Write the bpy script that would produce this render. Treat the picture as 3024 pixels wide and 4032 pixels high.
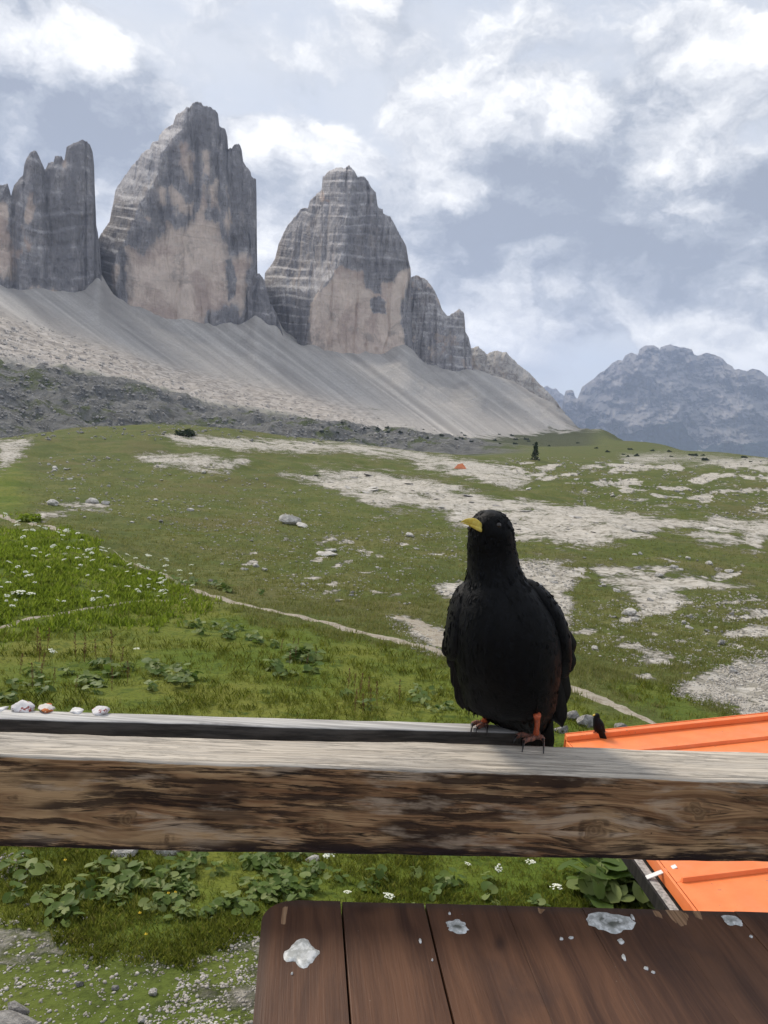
import bpy, math, random
import numpy as np
from mathutils import Vector, Matrix

# ------------------------------------------------------------------ camera, sky, sun, exposure
for o in list(bpy.data.objects): bpy.data.objects.remove(o)
SC = bpy.context.scene
COL = SC.collection
rng = np.random.default_rng(7)
random.seed(7)

FPX = 3029.0                       # focal length in photo pixels (3024 x 4032)
PITCH, ROLL = math.radians(6.9), math.radians(4.0)
CAMZ = 1.30                        # metres above the terrace floor
_f = np.array([0, math.cos(PITCH), -math.sin(PITCH)])
_r0 = np.array([1.0, 0, 0]); _u0 = np.array([0, math.sin(PITCH), math.cos(PITCH)])
_r = _r0*math.cos(ROLL) + _u0*math.sin(ROLL)
_u = _u0*math.cos(ROLL) - _r0*math.sin(ROLL)
CAM = np.array([0, 0, CAMZ])
cd = bpy.data.cameras.new('camera')
cd.sensor_fit = 'VERTICAL'; cd.sensor_height = 36.0; cd.lens = 36.0*FPX/4032.0
cd.clip_start = 0.05; cd.clip_end = 60000
cam = bpy.data.objects.new('camera', cd); COL.objects.link(cam)
M = Matrix(((_r[0], _u[0], -_f[0], 0), (_r[1], _u[1], -_f[1], 0), (_r[2], _u[2], -_f[2], CAMZ), (0, 0, 0, 1)))
cam.matrix_world = M
SC.camera = cam
SC.render.resolution_x, SC.render.resolution_y = 768, 1024
SC.view_settings.view_transform = 'Standard'
SC.view_settings.look = 'None'
SC.view_settings.gamma = 1.0
SC.view_settings.exposure = 0.82
SC.cycles.volume_bounces = 1
SC.view_settings.use_curve_mapping = False

SUN_AZ, SUN_EL = math.radians(-44), math.radians(41)
sd = bpy.data.lights.new('sun', 'SUN'); sd.energy = 2.1; sd.angle = math.radians(16.0); sd.color = (1.0, 0.91, 0.78)
sun = bpy.data.objects.new('sun', sd); COL.objects.link(sun)
_sv = Vector((math.cos(SUN_EL)*math.sin(SUN_AZ), math.cos(SUN_EL)*math.cos(SUN_AZ), math.sin(SUN_EL)))
sun.rotation_euler = (-_sv).to_track_quat('-Z', 'Y').to_euler()
sun.location = (0, 0, 60)

def rays(px, py):
    px = np.asarray(px, float); py = np.asarray(py, float)
    d = _f*FPX + (px-1512)[..., None]*_r - (py-2016)[..., None]*_u
    return d/np.hypot(d[..., 0], d[..., 1])[..., None]      # unit horizontal length
def at_r(px, py, r):
    return CAM + rays(px, py)*np.asarray(r, float)[..., None]
def on_z(px, py, z):                                        # pixel onto a level plane (z relative to camera)
    d = rays(px, py); return CAM + d*(z/d[..., 2])[..., None]
def on_y(px, py, y):
    d = rays(px, py); return CAM + d*(y/d[..., 1])[..., None]
def project(P):
    q = np.asarray(P) - CAM
    w = np.maximum(q@_f, 1e-6)
    return 1512 + FPX*(q@_r)/w, 2016 - FPX*(q@_u)/w

# ---- node helpers
class NT:
    def __init__(s, tree): s.t = tree; s.n = tree.nodes; s.l = tree.links
    def node(s, typ, **kw):
        n = s.n.new(typ)
        for k, v in kw.items(): setattr(n, k, v)
        return n
    def put(s, sock, v):
        if v is None: return
        if hasattr(v, 'is_linked') or isinstance(v, bpy.types.NodeSocket): s.l.new(v, sock)
        else:
            if isinstance(v, (tuple, list)) and len(v) == 3 and sock.type == 'RGBA': v = (*v, 1)
            sock.default_value = v
    def math(s, op, a, b=None, c=None, clamp=False):
        n = s.node('ShaderNodeMath', operation=op, use_clamp=clamp)
        s.put(n.inputs[0], a); s.put(n.inputs[1], b); s.put(n.inputs[2], c)
        return n.outputs[0]
    def vmath(s, op, a, b=None, scale=None):
        n = s.node('ShaderNodeVectorMath', operation=op)
        s.put(n.inputs[0], a); s.put(n.inputs[1], b)
        if scale is not None: s.put(n.inputs['Scale'], scale)
        return n.outputs['Value'] if op in ('DOT_PRODUCT', 'DISTANCE', 'LENGTH') else n.outputs['Vector']
    def noise(s, vec, scale=5, detail=4, rough=0.55, dist=0.0, col=False, typ=None):
        n = s.node('ShaderNodeTexNoise')
        if typ: n.noise_type = typ
        s.put(n.inputs['Vector'], vec); s.put(n.inputs['Scale'], scale); s.put(n.inputs['Detail'], detail)
        s.put(n.inputs['Roughness'], rough); s.put(n.inputs['Distortion'], dist)
        return n.outputs['Color'] if col else n.outputs[0]
    def voronoi(s, vec, scale=5, feat='F1', out='Distance', rand=1.0):
        n = s.node('ShaderNodeTexVoronoi', feature=feat)
        s.put(n.inputs['Vector'], vec); s.put(n.inputs['Scale'], scale); s.put(n.inputs['Randomness'], rand)
        return n.outputs[out]
    def mix(s, f, a, b, typ='MIX'):
        n = s.node('ShaderNodeMix', data_type='RGBA', blend_type=typ)
        s.put(n.inputs[0], f); s.put(n.inputs[6], a); s.put(n.inputs[7], b)
        return n.outputs[2]
    def ss(s, x, a, b):                                     # smoothstep
        n = s.node('ShaderNodeMapRange', interpolation_type='SMOOTHSTEP')
        s.put(n.inputs[0], x); s.put(n.inputs[1], a); s.put(n.inputs[2], b)
        return n.outputs[0]
    def ramp(s, f, stops, interp='LINEAR'):
        n = s.node('ShaderNodeValToRGB'); r = n.color_ramp; r.interpolation = interp
        while len(r.elements) < len(stops): r.elements.new(0.5)
        for e, (p, c) in zip(r.elements, stops): e.position = p; e.color = (*c, 1) if len(c) == 3 else c
        s.put(n.inputs[0], f); return n.outputs[0]
    def attr(s, name, out='Fac'):
        n = s.node('ShaderNodeAttribute', attribute_name=name); return n.outputs[out]
    def geo(s, out='Position'): return s.node('ShaderNodeNewGeometry').outputs[out]
    def tex(s, out='Object'): return s.node('ShaderNodeTexCoord').outputs[out]
    def map(s, vec, scale=(1, 1, 1), loc=(0, 0, 0), rot=(0, 0, 0)):
        n = s.node('ShaderNodeMapping'); s.put(n.inputs[0], vec)
        n.inputs[1].default_value = loc; n.inputs[2].default_value = rot; n.inputs[3].default_value = scale
        return n.outputs[0]
    def comb(s, x, y, z):
        n = s.node('ShaderNodeCombineXYZ'); s.put(n.inputs[0], x); s.put(n.inputs[1], y); s.put(n.inputs[2], z); return n.outputs[0]
    def sep(s, v):
        n = s.node('ShaderNodeSeparateXYZ'); s.put(n.inputs[0], v); return n.outputs
    def bump(s, h, strength=0.5, dist=0.01, normal=None):
        n = s.node('ShaderNodeBump'); s.put(n.inputs['Height'], h); s.put(n.inputs['Strength'], strength)
        s.put(n.inputs['Distance'], dist); s.put(n.inputs['Normal'], normal); return n.outputs[0]
def material(name, build):
    m = bpy.data.materials.new(name); m.use_nodes = True
    t = NT(m.node_tree); t.n.clear()
    out = t.node('ShaderNodeOutputMaterial'); b = t.node('ShaderNodeBsdfPrincipled')
    t.l.new(b.outputs[0], out.inputs[0])
    t.b = b
    b.inputs['Roughness'].default_value = 0.85
    b.inputs['Specular IOR Level'].default_value = 0.25
    build(t)
    return m
def setb(t, color=None, rough=None, normal=None, spec=None, **kw):
    if color is not None: t.put(t.b.inputs['Base Color'], color)
    if rough is not None: t.put(t.b.inputs['Roughness'], rough)
    if normal is not None: t.put(t.b.inputs['Normal'], normal)
    if spec is not None: t.put(t.b.inputs['Specular IOR Level'], spec)
    for k, v in kw.items(): t.put(t.b.inputs[k.replace('_', ' ')], v)

# ---- world: Nishita sky behind banks of cumulus
def build_world():
    w = bpy.data.worlds.new('World'); SC.world = w; w.use_nodes = True
    t = NT(w.node_tree); t.n.clear()
    out = t.node('ShaderNodeOutputWorld'); bg = t.node('ShaderNodeBackground'); t.l.new(bg.outputs[0], out.inputs[0])
    sky = t.node('ShaderNodeTexSky', sky_type='NISHITA'); sky.sun_disc = False
    sky.sun_elevation = SUN_EL; sky.sun_rotation = SUN_AZ; sky.altitude = 2400; sky.air_density = 1.0; sky.dust_density = 1.5
    d = t.tex('Generated')
    AN = np.array((1.0, 1.0, 1.45))
    # cloud heaps: photo column, row, radius, weight, brightness (1 sunlit top, 0 shaded base); beyond the frame noise goes on alone
    heaps = [(1640, 400, 110, .6, .95), (1780, 420, 120, .6, .9), (1930, 440, 110, .6, 1), (2080, 475, 110, .6, .95), (2180, 420, 110, .6, 1), (2290, 440, 100, .6, 1), (2370, 490, 80, .5, .95),
             (2050, 570, 120, .5, .70), (1900, 530, 140, .5, .75), (2260, 570, 110, .5, .65), (1720, 510, 120, .4, .6), (2050, 720, 200, .6, .2), (2250, 800, 220, .7, .1), (2450, 620, 150, .5, .25),
             (2100, 900, 220, .6, .05), (2450, 940, 250, .7, .0), (2750, 990, 230, .6, .02), (1900, 960, 180, .5, .12), (2990, 1000, 150, .6, .05), (2450, 780, 110, .5, .75), (2560, 820, 110, .5, .8),
             (2700, 850, 110, .6, .95), (2820, 870, 110, .6, 1), (2920, 900, 80, .5, .85), (2570, 640, 60, .5, .85), (2620, 700, 60, .5, .9), (2760, 650, 40, .5, .85), (2900, 640, 80, .4, .55),
             (2700, 740, 120, .4, .35), (2960, 760, 130, .5, .2), (2500, 490, 160, .35, .65), (2750, 410, 200, .3, .65), (2800, 130, 180, .28, .68), (1990, 970, 50, .5, .8), (2150, 1010, 90, .5, .75),
             (2300, 1065, 110, .5, .8), (2480, 1135, 120, .5, .85), (2100, 1110, 140, .4, .25), (2000, 1085, 80, .4, .7), (2700, 1110, 200, .35, .55), (2900, 1090, 150, .3, .5), (2300, 1200, 150, .4, .22),
             (1700, 1030, 130, .45, .65), (1820, 1150, 100, .4, .3), (1890, 1175, 70, .4, .7), (2000, 1250, 150, .4, .65), (2250, 1260, 100, .4, .6), (2540, 1280, 70, .6, .95), (2640, 1310, 110, .5, .88),
             (2800, 1345, 120, .5, .88), (2950, 1365, 100, .5, .8), (2750, 1230, 150, .35, .3), (60, 130, 110, .5, .92), (180, 90, 130, .4, .7), (230, 170, 110, .5, 1), (330, 200, 90, .5, 1), (300, 270, 90, .5, .9),
             (400, 290, 60, .5, .9), (80, 215, 110, .5, .75), (150, 350, 180, .5, .2), (350, 430, 170, .5, .12), (450, 530, 200, .6, .05), (60, 540, 90, .5, .85), (200, 570, 150, .5, .1), (60, 680, 150, .5, .08),
             (600, 440, 100, .5, .85), (660, 460, 60, .5, .95), (520, 400, 100, .4, .45), (1000, 560, 100, .5, .85), (1100, 590, 110, .55, .8), (1250, 600, 100, .5, .9), (1350, 600, 100, .6, 1), (1430, 645, 60, .5, .85),
             (1150, 700, 130, .45, .6), (1060, 950, 110, .5, .8), (1000, 770, 150, .4, .3), (1600, 750, 140, .35, .55), (1700, 700, 100, .35, .7), (1850, 720, 90, .35, .75), (430, 800, 100, .5, .6), (1600, 900, 150, .4, .4)]
    q = t.vmath('MULTIPLY', d, tuple(AN))
    warp = t.vmath('SUBTRACT', t.noise(q, 9.0, 5, 0.62, col=True), (0.5, 0.5, 0.5))
    qw = t.vmath('ADD', q, t.vmath('SCALE', warp, scale=0.10))
    acc, accb = None, None
    for (px, py, rad, wt, br) in heaps:
        c = rays(px, py); c = c/np.linalg.norm(c)*AN
        ds = t.vmath('DISTANCE', qw, tuple(c))
        e = t.math('POWER', t.math('MULTIPLY', ds, 1.0/(rad/FPX*1.05)), 2.8)
        e = t.math('POWER', 2.718, t.math('MULTIPLY', e, -1.0))
        acc = t.math('MULTIPLY', e, wt) if acc is None else t.math('MULTIPLY_ADD', e, wt, acc)
        accb = t.math('MULTIPLY', e, wt*br) if accb is None else t.math('MULTIPLY_ADD', e, wt*br, accb)
    n0 = t.noise(qw, 5.5, 9, 0.60)
    up = t.vmath('ADD', qw, (-0.012, 0.0, 0.030))
    n1 = t.noise(up, 5.5, 6, 0.60)
    D0 = t.math('MULTIPLY_ADD', t.math('SUBTRACT', n0, 0.5), 1.5, acc)
    cov = t.ss(D0, -0.06, 0.24)
    lit = t.math('DIVIDE', t.math('ADD', accb, 0.055), t.math('ADD', acc, 0.10))
    lit = t.math('ADD', lit, t.math('MULTIPLY', t.math('SUBTRACT', n0, n1), 2.4))
    lit = t.math('ADD', lit, t.math('MULTIPLY', t.math('SUBTRACT', n0, 0.5), 0.55), clamp=True)
    lit = t.math('MULTIPLY_ADD', lit, 1.22, -0.17, clamp=True)
    cloud = t.ramp(lit, [(0.0, (2.75, 3.1, 3.8)), (0.28, (3.7, 4.05, 4.7)), (0.60, (5.8, 6.0, 6.4)), (1.0, (8.7, 8.7, 8.7))])
    veil = t.math('MULTIPLY_ADD', t.noise(t.map(d, (1.2, 1.2, 2.6), rot=(0.3, 0.4, 0.2)), 2.2, 6, 0.58, 0.5), 1.3, 0.10, clamp=True)
    base = t.mix(veil, t.mix(0.8, t.vmath('SCALE', sky.outputs[0], scale=1.5), (4.6, 5.05, 5.8)), (5.8, 6.05, 6.5))
    c = t.mix(cov, base, cloud)
    t.put(bg.inputs[0], c); bg.inputs[1].default_value = 0.076
build_world()

# ------------------------------------------------------------------ helpers
def _hash(ix, iy, iz, seed):
    h = (ix.astype(np.int64)*374761393 + iy.astype(np.int64)*668265263 + iz.astype(np.int64)*2147483647 + seed*1274126177) & 0xffffffff
    h = ((h ^ (h >> 13))*1274126177) & 0xffffffff
    h = (h ^ (h >> 16)) & 0xffffffff
    h = ((h ^ (h >> 15))*2246822519) & 0xffffffff
    return (h ^ (h >> 13)) & 0xffffffff
_G = np.array([(1, 1, 0), (-1, 1, 0), (1, -1, 0), (-1, -1, 0), (1, 0, 1), (-1, 0, 1), (1, 0, -1), (-1, 0, -1),
               (0, 1, 1), (0, -1, 1), (0, 1, -1), (0, -1, -1), (1, 1, 0), (-1, 1, 0), (0, -1, 1), (0, -1, -1)], float)
def perlin(x, y, z=None, seed=0):
    x = np.asarray(x, float); y = np.asarray(y, float)
    z = np.zeros_like(x) + 0.37 if z is None else np.asarray(z, float)
    xi, yi, zi = np.floor(x), np.floor(y), np.floor(z)
    xf, yf, zf = x-xi, y-yi, z-zi
    u = xf**3*(xf*(xf*6-15)+10); v = yf**3*(yf*(yf*6-15)+10); w = zf**3*(zf*(zf*6-15)+10)
    r = 0
    for dx in (0, 1):
        for dy in (0, 1):
            for dz in (0, 1):
                g = _G[_hash(xi+dx, yi+dy, zi+dz, seed) & 15]
                dd = g[..., 0]*(xf-dx) + g[..., 1]*(yf-dy) + g[..., 2]*(zf-dz)
                r = r + dd*(u if dx else 1-u)*(v if dy else 1-v)*(w if dz else 1-w)
    return r
def fbm(x, y, z=None, oct=4, seed=0, gain=0.5, lac=2.03):
    a, s, f = 1.0, 0, 1.0
    for i in range(oct):
        s = s + a*perlin(x*f, y*f, None if z is None else z*f, seed+i*17); a *= gain; f *= lac
    return s
def ridged(x, y, z=None, oct=4, seed=0, gain=0.5, lac=2.1):
    a, s, f = 1.0, 0, 1.0
    for i in range(oct):
        s = s + a*(1-2.2*np.abs(perlin(x*f, y*f, None if z is None else z*f, seed+i*31))); a *= gain; f *= lac
    return s
def sstep(x, a, b):
    t = np.clip((x-a)/(b-a), 0, 1); return t*t*(3-2*t)
def sdist(px, py, poly):                                    # signed distance to polygon, inside positive
    P = np.asarray(poly, float); d = np.full(px.shape, 1e9); ins = np.zeros(px.shape, bool)
    for i in range(len(P)):
        a, b = P[i], P[(i+1) % len(P)]
        e = b-a; L = max(e@e, 1e-9)
        k = np.clip(((px-a[0])*e[0] + (py-a[1])*e[1])/L, 0, 1)
        d = np.minimum(d, np.hypot(px-a[0]-k*e[0], py-a[1]-k*e[1]))
        c = (a[1] > py) != (b[1] > py)
        xx = a[0] + (py-a[1])*e[0]/(e[1] if abs(e[1]) > 1e-9 else 1e-9)
        ins ^= c & (px < xx)
    return np.where(ins, d, -d)

def mesh_obj(name, verts, faces, mat=None, parent=None, smooth=True, attrs=None):
    verts = np.asarray(verts, np.float32).reshape(-1, 3)
    me = bpy.data.meshes.new(name)
    if isinstance(faces, np.ndarray):
        k = faces.shape[1]; nf = len(faces)
        me.vertices.add(len(verts)); me.vertices.foreach_set('co', verts.ravel())
        me.loops.add(nf*k); me.loops.foreach_set('vertex_index', faces.astype(np.int32).ravel())
        me.polygons.add(nf); me.polygons.foreach_set('loop_start', np.arange(0, nf*k, k, dtype=np.int32))
        me.update(calc_edges=True)
    else:
        me.from_pydata([tuple(v) for v in verts], [], faces)
    me.validate()
    if smooth: me.polygons.foreach_set('use_smooth', np.ones(len(me.polygons), bool))
    for k, v in (attrs or {}).items():
        a = me.attributes.new(k, 'FLOAT', 'POINT'); a.data.foreach_set('value', np.asarray(v, np.float32).ravel())
    if mat: me.materials.append(mat)
    o = bpy.data.objects.new(name, me); COL.objects.link(o)
    if parent: o.parent = parent
    return o
def tag(o, label=None, cat=None, group=None, kind=None):
    if label: o['label'] = label
    if cat: o['category'] = cat
    if group: o['group'] = group
    if kind: o['kind'] = kind
    return o
def empty(name, loc=(0, 0, 0), rz=0.0):
    o = bpy.data.objects.new(name, None); COL.objects.link(o); o.location = loc; o.rotation_euler = (0, 0, rz)
    o.empty_display_size = 0.1
    return o
def link_copy(src, parent=None, name=None):
    c = src.copy(); COL.objects.link(c); c.parent = parent
    if name: c.name = name
    return c
def grid_faces(nr, nc, wrap=False):
    i = np.arange(nr-1)[:, None]; j = np.arange(nc if wrap else nc-1)[None, :]
    a = i*nc + j; b = i*nc + (j+1) % nc
    return np.stack([a, b, b+nc, a+nc], -1).reshape(-1, 4)
def bevel(o, w, seg=2, ang=35):
    m = o.modifiers.new('bevel', 'BEVEL'); m.width = w; m.segments = seg; m.limit_method = 'ANGLE'; m.angle_limit = math.radians(ang)
    return o
def box_from(pts8):                                         # 4 bottom + 4 top
    return np.array(pts8), [(3, 2, 1, 0), (4, 5, 6, 7), (0, 1, 5, 4), (1, 2, 6, 5), (2, 3, 7, 6), (3, 0, 4, 7)]
def box(name, c, s, mat, parent=None, rz=0.0, bev=0.0):
    x, y, z = np.array(s)/2
    p = np.array([(-x, -y, -z), (x, -y, -z), (x, y, -z), (-x, y, -z), (-x, -y, z), (x, -y, z), (x, y, z), (-x, y, z)])
    cs, sn = math.cos(rz), math.sin(rz)
    p = np.stack([p[:, 0]*cs-p[:, 1]*sn, p[:, 0]*sn+p[:, 1]*cs, p[:, 2]], -1) + np.array(c)
    v, f = box_from(p); o = mesh_obj(name, v, f, mat, parent, smooth=False)
    if bev: bevel(o, bev)
    return o
def loft(rings, cap=True):                                  # list of (n,3)
    R = np.array(rings); nr, n = R.shape[:2]
    V = R.reshape(-1, 3); F = [tuple(f) for f in grid_faces(nr, n, True)]
    if cap:
        V = np.vstack([V, R[0].mean(0), R[-1].mean(0)]); a = nr*n; b = a+1
        F += [(a, (j+1) % n, j) for j in range(n)] + [(b, (nr-1)*n+j, (nr-1)*n+(j+1) % n) for j in range(n)]
    return V, F
def tube(pts, radii, n=10):
    P = np.array(pts, float); rings = []
    for i in range(len(P)):
        d = P[min(i+1, len(P)-1)]-P[max(i-1, 0)]; d /= np.linalg.norm(d)+1e-12
        h = np.array([0, 0, 1.0]) if abs(d[2]) < 0.9 else np.array([1.0, 0, 0])
        a = np.cross(d, h); a /= np.linalg.norm(a); b = np.cross(d, a)
        th = np.linspace(0, 2*math.pi, n, endpoint=False)
        rings.append(P[i] + radii[i]*(np.cos(th)[:, None]*a + np.sin(th)[:, None]*b))
    return loft(rings)
def spline(pts, n):                                         # Catmull-Rom through points of any dimension
    P = np.asarray(pts, float); P = np.vstack([2*P[0]-P[1], P, 2*P[-1]-P[-2]]); m = len(P)-3
    out = []
    for s in np.linspace(0, m-1e-9, n):
        i = int(s); t = s-i; a, b, c, d = P[i:i+4]
        out.append(0.5*(2*b + (c-a)*t + (2*a-5*b+4*c-d)*t*t + (3*b-a-3*c+d)*t**3))
    return np.array(out)

# ------------------------------------------------------------------ terrain
def tps_fit(X, v, lam=1e-4):
    n = len(X); d = np.linalg.norm(X[:, None]-X[None], axis=-1)
    K = np.where(d > 0, d*d*np.log(d+1e-12), 0) + lam*np.eye(n)
    Pm = np.hstack([np.ones((n, 1)), X]); A = np.zeros((n+3, n+3)); A[:n, :n] = K; A[:n, n:] = Pm; A[n:, :n] = Pm.T
    s = np.linalg.solve(A, np.concatenate([v, np.zeros(3)])); return X, s
def tps_eval(fit, Q):
    X, s = fit; n = len(X); out = s[n] + Q@s[n+1:]
    for i in range(n):
        d2 = ((Q-X[i])**2).sum(1); out = out + s[i]*0.5*d2*np.log(d2+1e-12)
    return out
AZK = 3.0
ctrl = []
def add_c(az, r, t): ctrl.append((az*AZK, math.log(r), t))
DROP = [(3.0, 4.35), (4.2, 4.5), (5.5, 4.75), (8, 5.2), (12, 5.65), (15, 6.1), (22, 7.0), (32, 8.0), (50, 9.2), (95, 11.2), (160, 13.0)]
for azd in (-40, -28, -18, -9, 0, 9, 18, 28, 40):
    for r, dz in DROP:
        add_c(math.radians(azd), r, -(dz + (-0.9 if azd > 10 and r > 60 else 0))/r)
COLS = {  # photo column: (pixel row, distance) of what is seen there; rows with None continue behind a crest
    -300: [(1770, 330), ('d', 430, .022), ('d', 540, .010), (1560, 640), (1400, 790), (1360, 850), (1220, 1000), (1090, 1180), (1040, 1270), (1030, 1400), (1330, 2600)],
    0: [(1755, 340), ('d', 430, .022), ('d', 540, .008), (1620, 640), (1450, 790), (1410, 850), (1280, 1000), (1165, 1170), (1130, 1260), (1120, 1400), (1400, 2600)],
    200: [(1722, 380), ('d', 470, .022), ('d', 570, .006), (1620, 660), (1470, 800), (1435, 860), (1345, 1000), (1240, 1170), (1170, 1270), (1160, 1400), (1420, 2600)],
    400: [(1712, 400), ('d', 490, .022), ('d', 590, .004), (1630, 670), (1498, 810), (1470, 870), (1395, 1000), (1290, 1170), (1185, 1300), (1170, 1420), (1450, 2600)],
    600: [(1710, 410), ('d', 500, .020), ('d', 600, .004), (1640, 690), (1545, 810), (1520, 870), (1460, 990), (1360, 1160), (1256, 1320), (1245, 1430), (1480, 2600)],
    800: [(1712, 420), ('d', 510, .018), ('d', 610, .003), (1665, 700), (1592, 810), (1570, 870), (1510, 990), (1400, 1180), (1275, 1360), (1262, 1460), (1500, 2600)],
    1000: [(1735, 430), ('d', 520, .014), ('d', 620, .003), (1680, 710), (1625, 810), (1605, 870), (1555, 990), (1430, 1190), (1300, 1380), (1270, 1470), (1510, 2600)],
    1200: [(1748, 430), ('d', 520, .010), ('d', 620, .003), (1700, 710), (1655, 810), (1635, 880), (1595, 990), (1480, 1190), (1365, 1380), (1350, 1480), (1520, 2600)],
    1500: [(1768, 430), ('d', 520, .008), ('d', 620, .001), (1718, 710), (1692, 820), (1672, 890), (1640, 1000), (1550, 1180), (1410, 1400), (1395, 1500), (1560, 2600)],
    1750: [(1790, 430), ('d', 530, .004), (1755, 640), (1735, 740), (1712, 850), (1690, 930), (1660, 1030), (1580, 1200), (1472, 1420), (1460, 1520), (1600, 2600)],
    2000: [(1800, 430), (1780, 560), (1765, 680), (1752, 800), (1738, 920), (1715, 1030), (1640, 1220), (1520, 1500), (1500, 1600), (1640, 2600)],
    2200: [(1800, 430), (1782, 570), (1770, 700), (1758, 850), (1745, 1000), (1720, 1120), (1665, 1300), (1605, 1480), ('d', 1700, .02), ('d', 2600, .05)],
    2350: [(1805, 430), (1785, 580), (1765, 760), (1742, 950), (1715, 1130), (1700, 1250), ('d', 1500, .025), ('d', 1900, .05), ('d', 2600, .07)],
    2600: [(1815, 430), (1790, 600), (1768, 800), (1752, 950), ('d', 1200, .02), ('d', 1700, .05), ('d', 2600, .07)],
    2850: [(1830, 400), (1805, 520), (1790, 640), (1782, 740), ('d', 1000, .02), ('d', 1600, .05), ('d', 2600, .07)],
    3024: [(1840, 380), (1818, 500), (1806, 600), (1802, 680), ('d', 950, .02), ('d', 1600, .05), ('d', 2600, .07)],
    3320: [(1870, 380), (1845, 500), (1832, 600), (1828, 680), ('d', 950, .02), ('d', 1600, .05), ('d', 2600, .07)]}
for px, lst in COLS.items():
    tl = 0; az = 0
    for e in lst:
        if e[0] == 'd': add_c(az, e[1], tl-e[2])
        else:
            d = rays(px, e[0]); az = math.atan2(d[0], d[1])
            add_c(az, e[1], d[2])
            if e[1] < 1000: tl = d[2]
            elif px >= 2200: tl = d[2]
for azd in (-40, -28, -14, 0, 14, 28, 40):
    add_c(math.radians(azd), 5000, -0.050); add_c(math.radians(azd), 13000, -0.034)
C = np.array(ctrl)
FIT = tps_fit(C[:, :2], C[:, 2])

AZ0, AZ1, NA = math.radians(-36), math.radians(36), 560
L0, L1, NL = math.log(3.0), math.log(2400), 720
az_d = np.linspace(AZ0, AZ1, NA)
az_s = np.radians(np.concatenate([np.arange(-180, -36, 3.0), ]))
az_e = np.radians(np.concatenate([np.arange(39, 180.1, 3.0), ]))
AZS = np.concatenate([az_s, az_d, az_e]); IA = len(az_s)
LS = np.concatenate([np.linspace(L0, L1, NL), np.linspace(L1, math.log(12800), 24)[1:]])
AA, LL = np.meshgrid(AZS, LS)
RR = np.exp(LL)
azc = np.clip(AA, math.radians(-38), math.radians(38))
TT = tps_eval(FIT, np.stack([azc.ravel()*AZK, LL.ravel()], -1)).reshape(AA.shape)
back = sstep(np.abs(AA), math.radians(45), math.radians(85))          # behind the viewer: plain rolling ground
TT = TT*(1-back) + back*(-np.interp(LL, np.log([3, 10, 30, 100, 400, 2000, 13000]), [4.4, 5.4, 7.5, 11, 14, 60, 500])/RR)
GX, GY = RR*np.sin(AA), RR*np.cos(AA)
GZ = CAMZ + RR*TT
PXg, PYg = project(np.stack([GX, GY, GZ], -1))
# relief: knolls and tussocks close by, ledges on the rock band, ribs on the scree
near = 1-sstep(RR, 200, 500)
mid = sstep(RR, 540, 640)*(1-sstep(RR, 830, 900))
far = sstep(RR, 850, 1000)*(1-sstep(RR, 1900, 2400))
GZ = GZ + near*(0.50*sstep(RR, 18, 55)*fbm(GX/9, GY/9, oct=5, seed=3) + 0.10*sstep(RR, 5, 18)*fbm(GX/1.6, GY/1.6, oct=3, seed=5)
                + 1.5*sstep(RR, 60, 160)*fbm(GX/30, GY/30, oct=5, seed=9, gain=.55))
lush_hump = np.exp(-((PXg-120)/420)**2 - ((PYg-2230)/130)**2)
GZ = GZ + 0.9*lush_hump*sstep(RR, 18, 30)*(1-sstep(RR, 55, 90))
GZ = GZ + mid*(9*ridged(GX/75, GY/60, oct=5, seed=21) - 9 + 3*fbm(GX/16, GY/16, oct=3, seed=22))*sstep(2300-PXg, 0, 900)
GZ = GZ + far*(3.0*fbm(GX/110+GY/160, GY/320, oct=4, seed=31) + .5*fbm(GX/18, GY/40, oct=3, seed=32))
cone = 0
for (cx, cw, ch) in ((386, 42, 30), (1012, 40, 26), (1085, 30, 16), (1590, 60, 22), (1860, 60, 12), (150, 60, 10)):
    cone = cone + ch*np.exp(-((PXg-cx-.9*(1250-np.clip(RR, 900, 1400))*-.0)/cw)**2)
GZ = GZ + sstep(RR, 1100, 1330)*(1-sstep(RR, 1500, 1700))*(cone + 11*fbm(GX/55, GY/55, oct=4, seed=35))
bould = sstep(RR, 840, 900)*(1-sstep(RR, 1010, 1120))*sstep(1700-PXg, 0, 500)
GZ = GZ + bould*2.6*fbm(GX/16, GY/16, oct=4, seed=41)
PXg, PYg = project(np.stack([GX, GY, GZ], -1))
front = np.cos(AA) > 0.2
PXg = np.where(front, PXg, -9000); PYg = np.where(front, PYg, 2600)

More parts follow.
